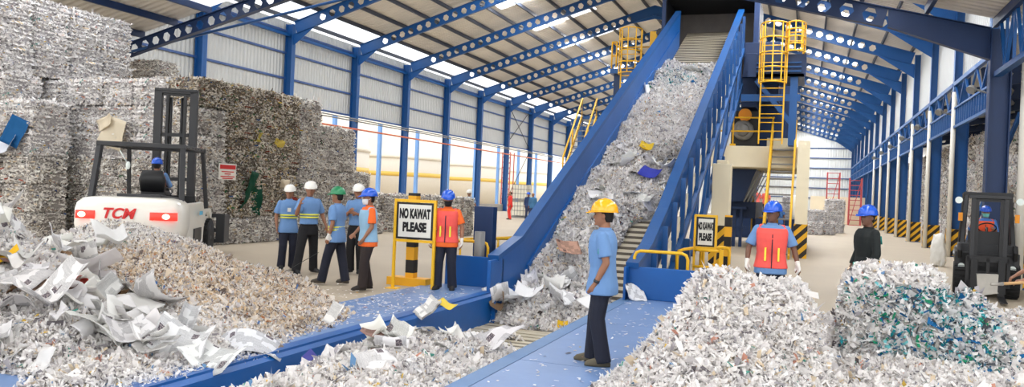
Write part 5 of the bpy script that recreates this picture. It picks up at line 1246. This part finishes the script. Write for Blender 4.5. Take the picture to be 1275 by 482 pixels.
# right side people
x_, y_ = -.45, 11.45
person(x_, y_, facing(x_,y_,-4), 'person in blue helmet and coral vest over light blue shirt behind the paper heap', topc=SKY, trou=NAVY, hat='blue', vox=.009, hgt=1.66, vest=('vest_coral',(240,92,84)), gloves=True, head=R(-28), armL=((-.11,.02,-.26),(-.16,.1,-.47)), armR=((.11,.02,-.26),(.13,.1,-.47)), skin=SKIN2, sleeves=.85, bulk=1.06)
x_, y_ = .8, 12.0
pr, J, H_, hz = person(x_, y_, facing(x_,y_,62), 'person in blue helmet and long black jacket looking left behind the teal bale', top='jacket', topc=('blackj',(24,30,30)), trou=NAVY, hat='blue', vox=.009, hgt=1.66, sleeves=1.85, head=R(20), armL=((-.06,.0,-.27),(-.02,.08,-.5)), armR=((.06,.0,-.27),(.04,.1,-.48)), skin=SKIN2, gloves=False, bulk=1.1)
MB().loft([(V3(0,-.155,hz+.36),.09,.03,V3(1,0,0),V3(0,1,0)),(V3(0,-.15,hz+.47),.07,.03,V3(1,0,0),V3(0,1,0))],14).build('teal_patch', cloth('teal',(30,120,115)), pr)
for i, (x_, y_, hd) in enumerate(((-3.0,50.9,170),(-2.45,51.2,190))):
    person(x_, y_, facing(x_,y_,hd), 'person in pink vest seen from behind on the step platform, %s of the pair' % ['left','right'][i], topc=('orange3',(226,110,90)), trou=NAVY, hat='blue', vox=.02, hgt=1.66, vest=('vest_pink',(236,110,100)), extras=('bare',), z0=.9, sleeves=1.0)
x_, y_ = -1.25, 39.0
person(x_, y_, facing(x_,y_,180), 'person in white helmet half hidden behind the steel stair', topc=('sky3',(70,120,190)), trou=NAVY, hat='white', vox=.02, hgt=1.68, z0=0)
x_, y_ = 3.0, 11.85
pr, J, H_, hz = person(x_, y_, facing(x_,y_,80), 'person in light blue shirt reaching in from the right with a shovel', topc=SKY, trou=NAVY, hat='blue', vox=.011, hgt=1.64, armL=((-.02,.12,-.25),(.0,.37,-.47),(0,-.3,-1),(0,1,-.2)), armR=((.02,.14,-.24),(-.05,.41,-.43),(0,-.3,-1)), sleeves=.95, curl=1.1)
# drivers
c = FL.matrix_basis @ Vector((0,-1.0,1.42))
person(c.x, c.y, hl, 'person in blue cap and orange and blue shirt driving the white forklift', topc=('sky',(110,160,220)), trou=NAVY, hat='blue', hgt=1.6, vox=.011, z0=1.30, sit=True, vest=('orange',(232,112,50)), extras=('bare',), armL=((-.05,.14,-.22),(.02,.40,-.16)), armR=((.08,.12,-.22),(.04,.40,-.2)), sleeves=1.3)
c = FR.matrix_basis @ Vector((0,-1.0,1.1))
person(c.x, c.y, R(172), 'person in blue helmet, green mask and orange vest driving the dark forklift', topc=('sky3',(70,120,190)), trou=NAVY, hat='blue', hgt=1.5, vox=.011, z0=1.08, sit=True, vest=('vest_or',(236,90,50)), mask=('teal',(120,200,190)), armL=((-.05,.14,-.22),(.02,.40,-.16)), armR=((.14,.12,-.18),(.1,.36,-.05)), sleeves=1.3)
# shovel
a = Vector((2.62,11.55,.89)); b = Vector((2.26,11.3,.865))
sh = empty('shovel', (0,0,0), 0, 'steel shovel with wooden handle held out from the right edge', 'shovel')
MB().tube([Vector((2.98,11.8,.92)), b], .019, 10).build('handle', M['wood'], sh)
d = (b-a).normalized(); n_ = d.cross(Vector((0,0,1))).normalized(); up_ = n_.cross(d).normalized()
mb = MB(); w1, w2 = .115, .135
mb.prism([b+d*.0+up_*w1+n_*.0, b+d*.02-up_*w1, b+d*.30-up_*w2+n_*.01, b+d*.32+up_*w2+n_*.01], n_*.006)
mb.prism([b+up_*w1, b+d*.30+up_*w2, b+d*.30+up_*w2+n_*.04, b+up_*w1+n_*.04], up_*.005); mb.prism([b-up_*w1, b+d*.30-up_*w2, b+d*.30-up_*w2+n_*.04, b-up_*w1+n_*.04], up_*.005)
mb.tube([b-d*.06, b+d*.12], [.024,.012], 10); mb.build('blade', M['steel_blade'], sh)

# ------------------------------------------------------------------ other things
# red and white notice on the bales
nb = empty('notice_board', (-14.62,17.05,1.75), R(90), 'small white notice with red header hung on the tall bale stack', 'notice')
MB().box(-.33,.33,-.01,.01,0,.44).build('board', M['signw'], nb); MB().box(-.3,.3,-.016,-.008,.29,.4).build('header', M['red'], nb)
mb = MB()
for z, w in ((.22,.24),(.16,.12),(.09,.27),(.04,.2)): mb.box(-w,w,-.016,-.008,z-.014,z+.014)
mb.build('red_lines', M['red'], nb)
# coloured lumps in the bale faces
sheet('blue_sack', (-19.0,14.3,2.75), .62,.75, (R(80),R(20),R(8)), .05, .2, srgb(30,95,150)[:3], False, seed=201, label='bright blue sack sheet sticking out of the left bales')
sheet('white_sack', (-19.3,14.3,2.4), .9,.4, (R(80),R(-10),R(-5)), .06, .2, (.78,.82,.9), False, seed=202, label='white and blue sack under the bright blue one in the left bales')
sheet('cream_carton', (-17.3,15.85,2.85), .95,.8, (R(82),R(14),R(-4)), .04, .2, srgb(228,218,196)[:3], False, seed=203, label='large cream carton hanging open on the pale bales behind the mast')
sheet('cream_carton', (-17.7,15.82,3.15), .5,.35, (R(85),R(-30),0), .06, .3, srgb(226,214,190)[:3], False, seed=204, label='small cream carton flap left of the large cream carton')
sheet('red_strip', (-21.1,14.3,3.5), .06,.5, (R(85),R(15),0), .05, 0, srgb(190,30,40)[:3], False, seed=205, label='hanging red strip on the far left bales')
sheet('green_net', (-14.62,18.1,1.4), .95,1.15, (R(88),R(8),R(92)), .22, .1, srgb(20,76,56)[:3], False, seed=206, n=18, label='dark green netting bulging from the tall stack behind the group')
for k, (y, z, c) in enumerate(((19.2,2.9,(214,190,90)),(19.7,2.2,(226,210,170)),(18.4,3.0,(200,185,90)),(20.1,1.3,(170,70,60)),(19.3,1.7,(235,225,205)))):
    sheet('coloured_sheet', (-14.6,y,z), .4,.25, (R(86),0,R(90)), .3, .1, srgb(*c)[:3], False, seed=210+k, label=['yellow','cream','olive','red','off white'][k]+' crumpled sheet in the middle of the tall bale stack')
# loose rod / strap on the floor
tag(MB().tube([(-8.35,12.25,.5),(-8.9,11.7,.03)], .005, 6).tube([(-9.3,11.3,.02),(-8.9,11.7,.03)], .004, 6).build('wire', M['dgrey']), 'thin dark wire strap trailing on the floor near the striding man', 'wire')
# IBC totes
for k, (x, y, z, s) in enumerate(((-18.3,50.5,0,'lower left'),(-18.3,50.5,1.15,'upper'),(-17.2,50.0,0,'right, round'))):
    t = empty('liquid_tote', (x,y,z), 0, 'cream caged liquid tote beside the red clad worker, %s one' % s, 'tote', 'caged totes')
    (MB().box(-.5,.5,-.5,.5,.14,1.1) if k < 2 else MB().lathe((0,0,.1),(0,0,1),[(0,.6),(1.0,.6),(1.1,.4)])).build('bottle', M['ibc'], t, bevel=.03)
    mb = MB()
    for q in np.linspace(-.52,.52,6):
        for s2 in (-.52,.52): mb.tube([(q,s2,.1),(q,s2,1.12)], .012, 4); mb.tube([(s2,q,.1),(s2,q,1.12)], .012, 4)
    for z2 in (.15,.5,.8,1.1): mb.tube([(-.52,-.52,z2),(.52,-.52,z2),(.52,.52,z2),(-.52,.52,z2),(-.52,-.52,z2)], .014, 4)
    mb.box(-.55,.55,-.55,.55,0,.1); mb.build('cage', M['grey'], t)
# red tower racks outside by far left
t = MB()
for x in (-27.5,-26.7):
    for y in (70,71): t.box(x-.04,x+.04,y-.04,y+.04,0,5.5)
for k in range(11): t.beam((-27.5,70,.5*k),(-26.7,70,.5*k+.5), .05,.05); t.box(-27.5,-26.7,69.96,70.04,.5*k,.5*k+.05)
tag(t.build('scaffold_tower', M['scaf']), 'pale red scaffold tower seen outside just left of the conveyor flank', 'scaffold')
def scaffold(x, y, h, label):
    mb = MB()
    for a in (-.5,.5):
        for b in (-.5,.5): mb.box(x+a-.05,x+a+.05,y+b-.05,y+b+.05,0,h)
    k = 0
    while k*.45 < h: mb.box(x-.5,x+.5,y-.55,y-.45,k*.45,k*.45+.06); k += 1
    mb.beam((x-.5,y-.5,0),(x+.5,y-.5,h), .06,.06, up=(0,1,0)); tag(mb.build('scaffold_tower', M['scaf']), label, 'scaffold')
scaffold(2.0, 74, 4.6, 'tall pale red scaffold tower in front of the far end wall')
scaffold(4.0, 78, 4.3, 'second pale red scaffold at the far right corner')
struct(MB().box(.2,4.9,79,79.2,0,2.55).build('partition_low', M['cream']))
tag(MB().box(-.9,-.3,40.2,40.8,0,.4).lathe((-.6,40.5,.4),(0,0,1),[(0,.22),(1.7,.22),(1.75,.05)],18).build('cable_reel', M['ibc']), 'beige wrapped column of cable beside the mezzanine pier', 'reel')
# sack by right columns
mb = MB(); mb.loft([((4.75,24.2,z),a,b,(1,0,0),(0,1,0)) for z,a,b in ((.0,.32,.3),(.1,.42,.38),(.5,.45,.4),(.9,.4,.36),(1.15,.28,.3),(1.3,.33,.1))], 24, power=3)
o = mb.build('bulk_sack', M['sack']); dsp = o.modifiers.new('Sub','SUBSURF'); dsp.levels = 2; dsp.render_levels = 2
tx = bpy.data.textures.new('sack_noise','CLOUDS'); tx.noise_scale = .25; dm = o.modifiers.new('D','DISPLACE'); dm.texture = tx; dm.strength = .22
tag(o, 'white bulk sack standing against the right columns beside dark forklift', 'sack')
o.location = (1.46,15.4,0); o.scale = (.5,.5,.78)
# camera-like brackets with flood lamps on the right columns
for i in range(1,8):
    y = Yf[i]; mb = MB(); mb.tube([(XR,y-.1,5.35),(XR-.5,y-.25,5.5)], .03, 6); mb.disc((XR-.5,y-.3,5.45),(-.6,-.6,-.5),.13,.12,14)
    tag(mb.build('flood_lamp', M['grey']), 'grey lamp bracket on the %s column of the right row' % ordinal(i), 'lamp', 'lamp brackets along the right row')

# ------------------------------------------------------------------ light
w = bpy.data.worlds.new('world'); SC.world = w; w.use_nodes = True; bg = w.node_tree.nodes['Background']
bg.inputs[0].default_value = (.97,.985,1,1); bg.inputs[1].default_value = 1.25
def lamp(name, x, y, z, sx, sy, e, ry, label, grp):
    l = bpy.data.lights.new(name, 'AREA'); l.shape = 'RECTANGLE'; l.size = sx; l.size_y = sy; l.energy = e; l.color = (.97,.98,1)
    o = bpy.data.objects.new(name, l); COL.objects.link(o); o.location = (x,y,z); o.rotation_euler = (0,ry,0)
for i in range(len(Yf)-1):
    for s_, x in ((-1,-15.5),(1,0.0)):
        lamp('skylight_fill_light', x, Yf[i]+2.9, zroof(x)-.03, 4.0, 1.1, 470, math.atan(SL)*s_*-1, '', '')  # area light added under each skylight to brighten the hall
for x in (-19.0,-14.6,-4.9,1.45):
    for y in (-2.,4.,10.,16.): lamp('skylight_fill_light', x, y, nz(x)+.26, 1.1, 5.0, 90, 0, '', '')  # added fill under the near roof strips, also over and behind the camera
SC.view_settings.view_transform = 'Standard'; SC.view_settings.look = 'None'; SC.view_settings.gamma = 1; SC.view_settings.use_curve_mapping = False
SC.view_settings.exposure = .9
SC.cycles.use_denoising = True; SC.cycles.max_bounces = 7; SC.cycles.diffuse_bounces = 5; SC.cycles.glossy_bounces = 3; SC.cycles.transparent_max_bounces = 8; SC.cycles.sample_clamp_indirect = 6
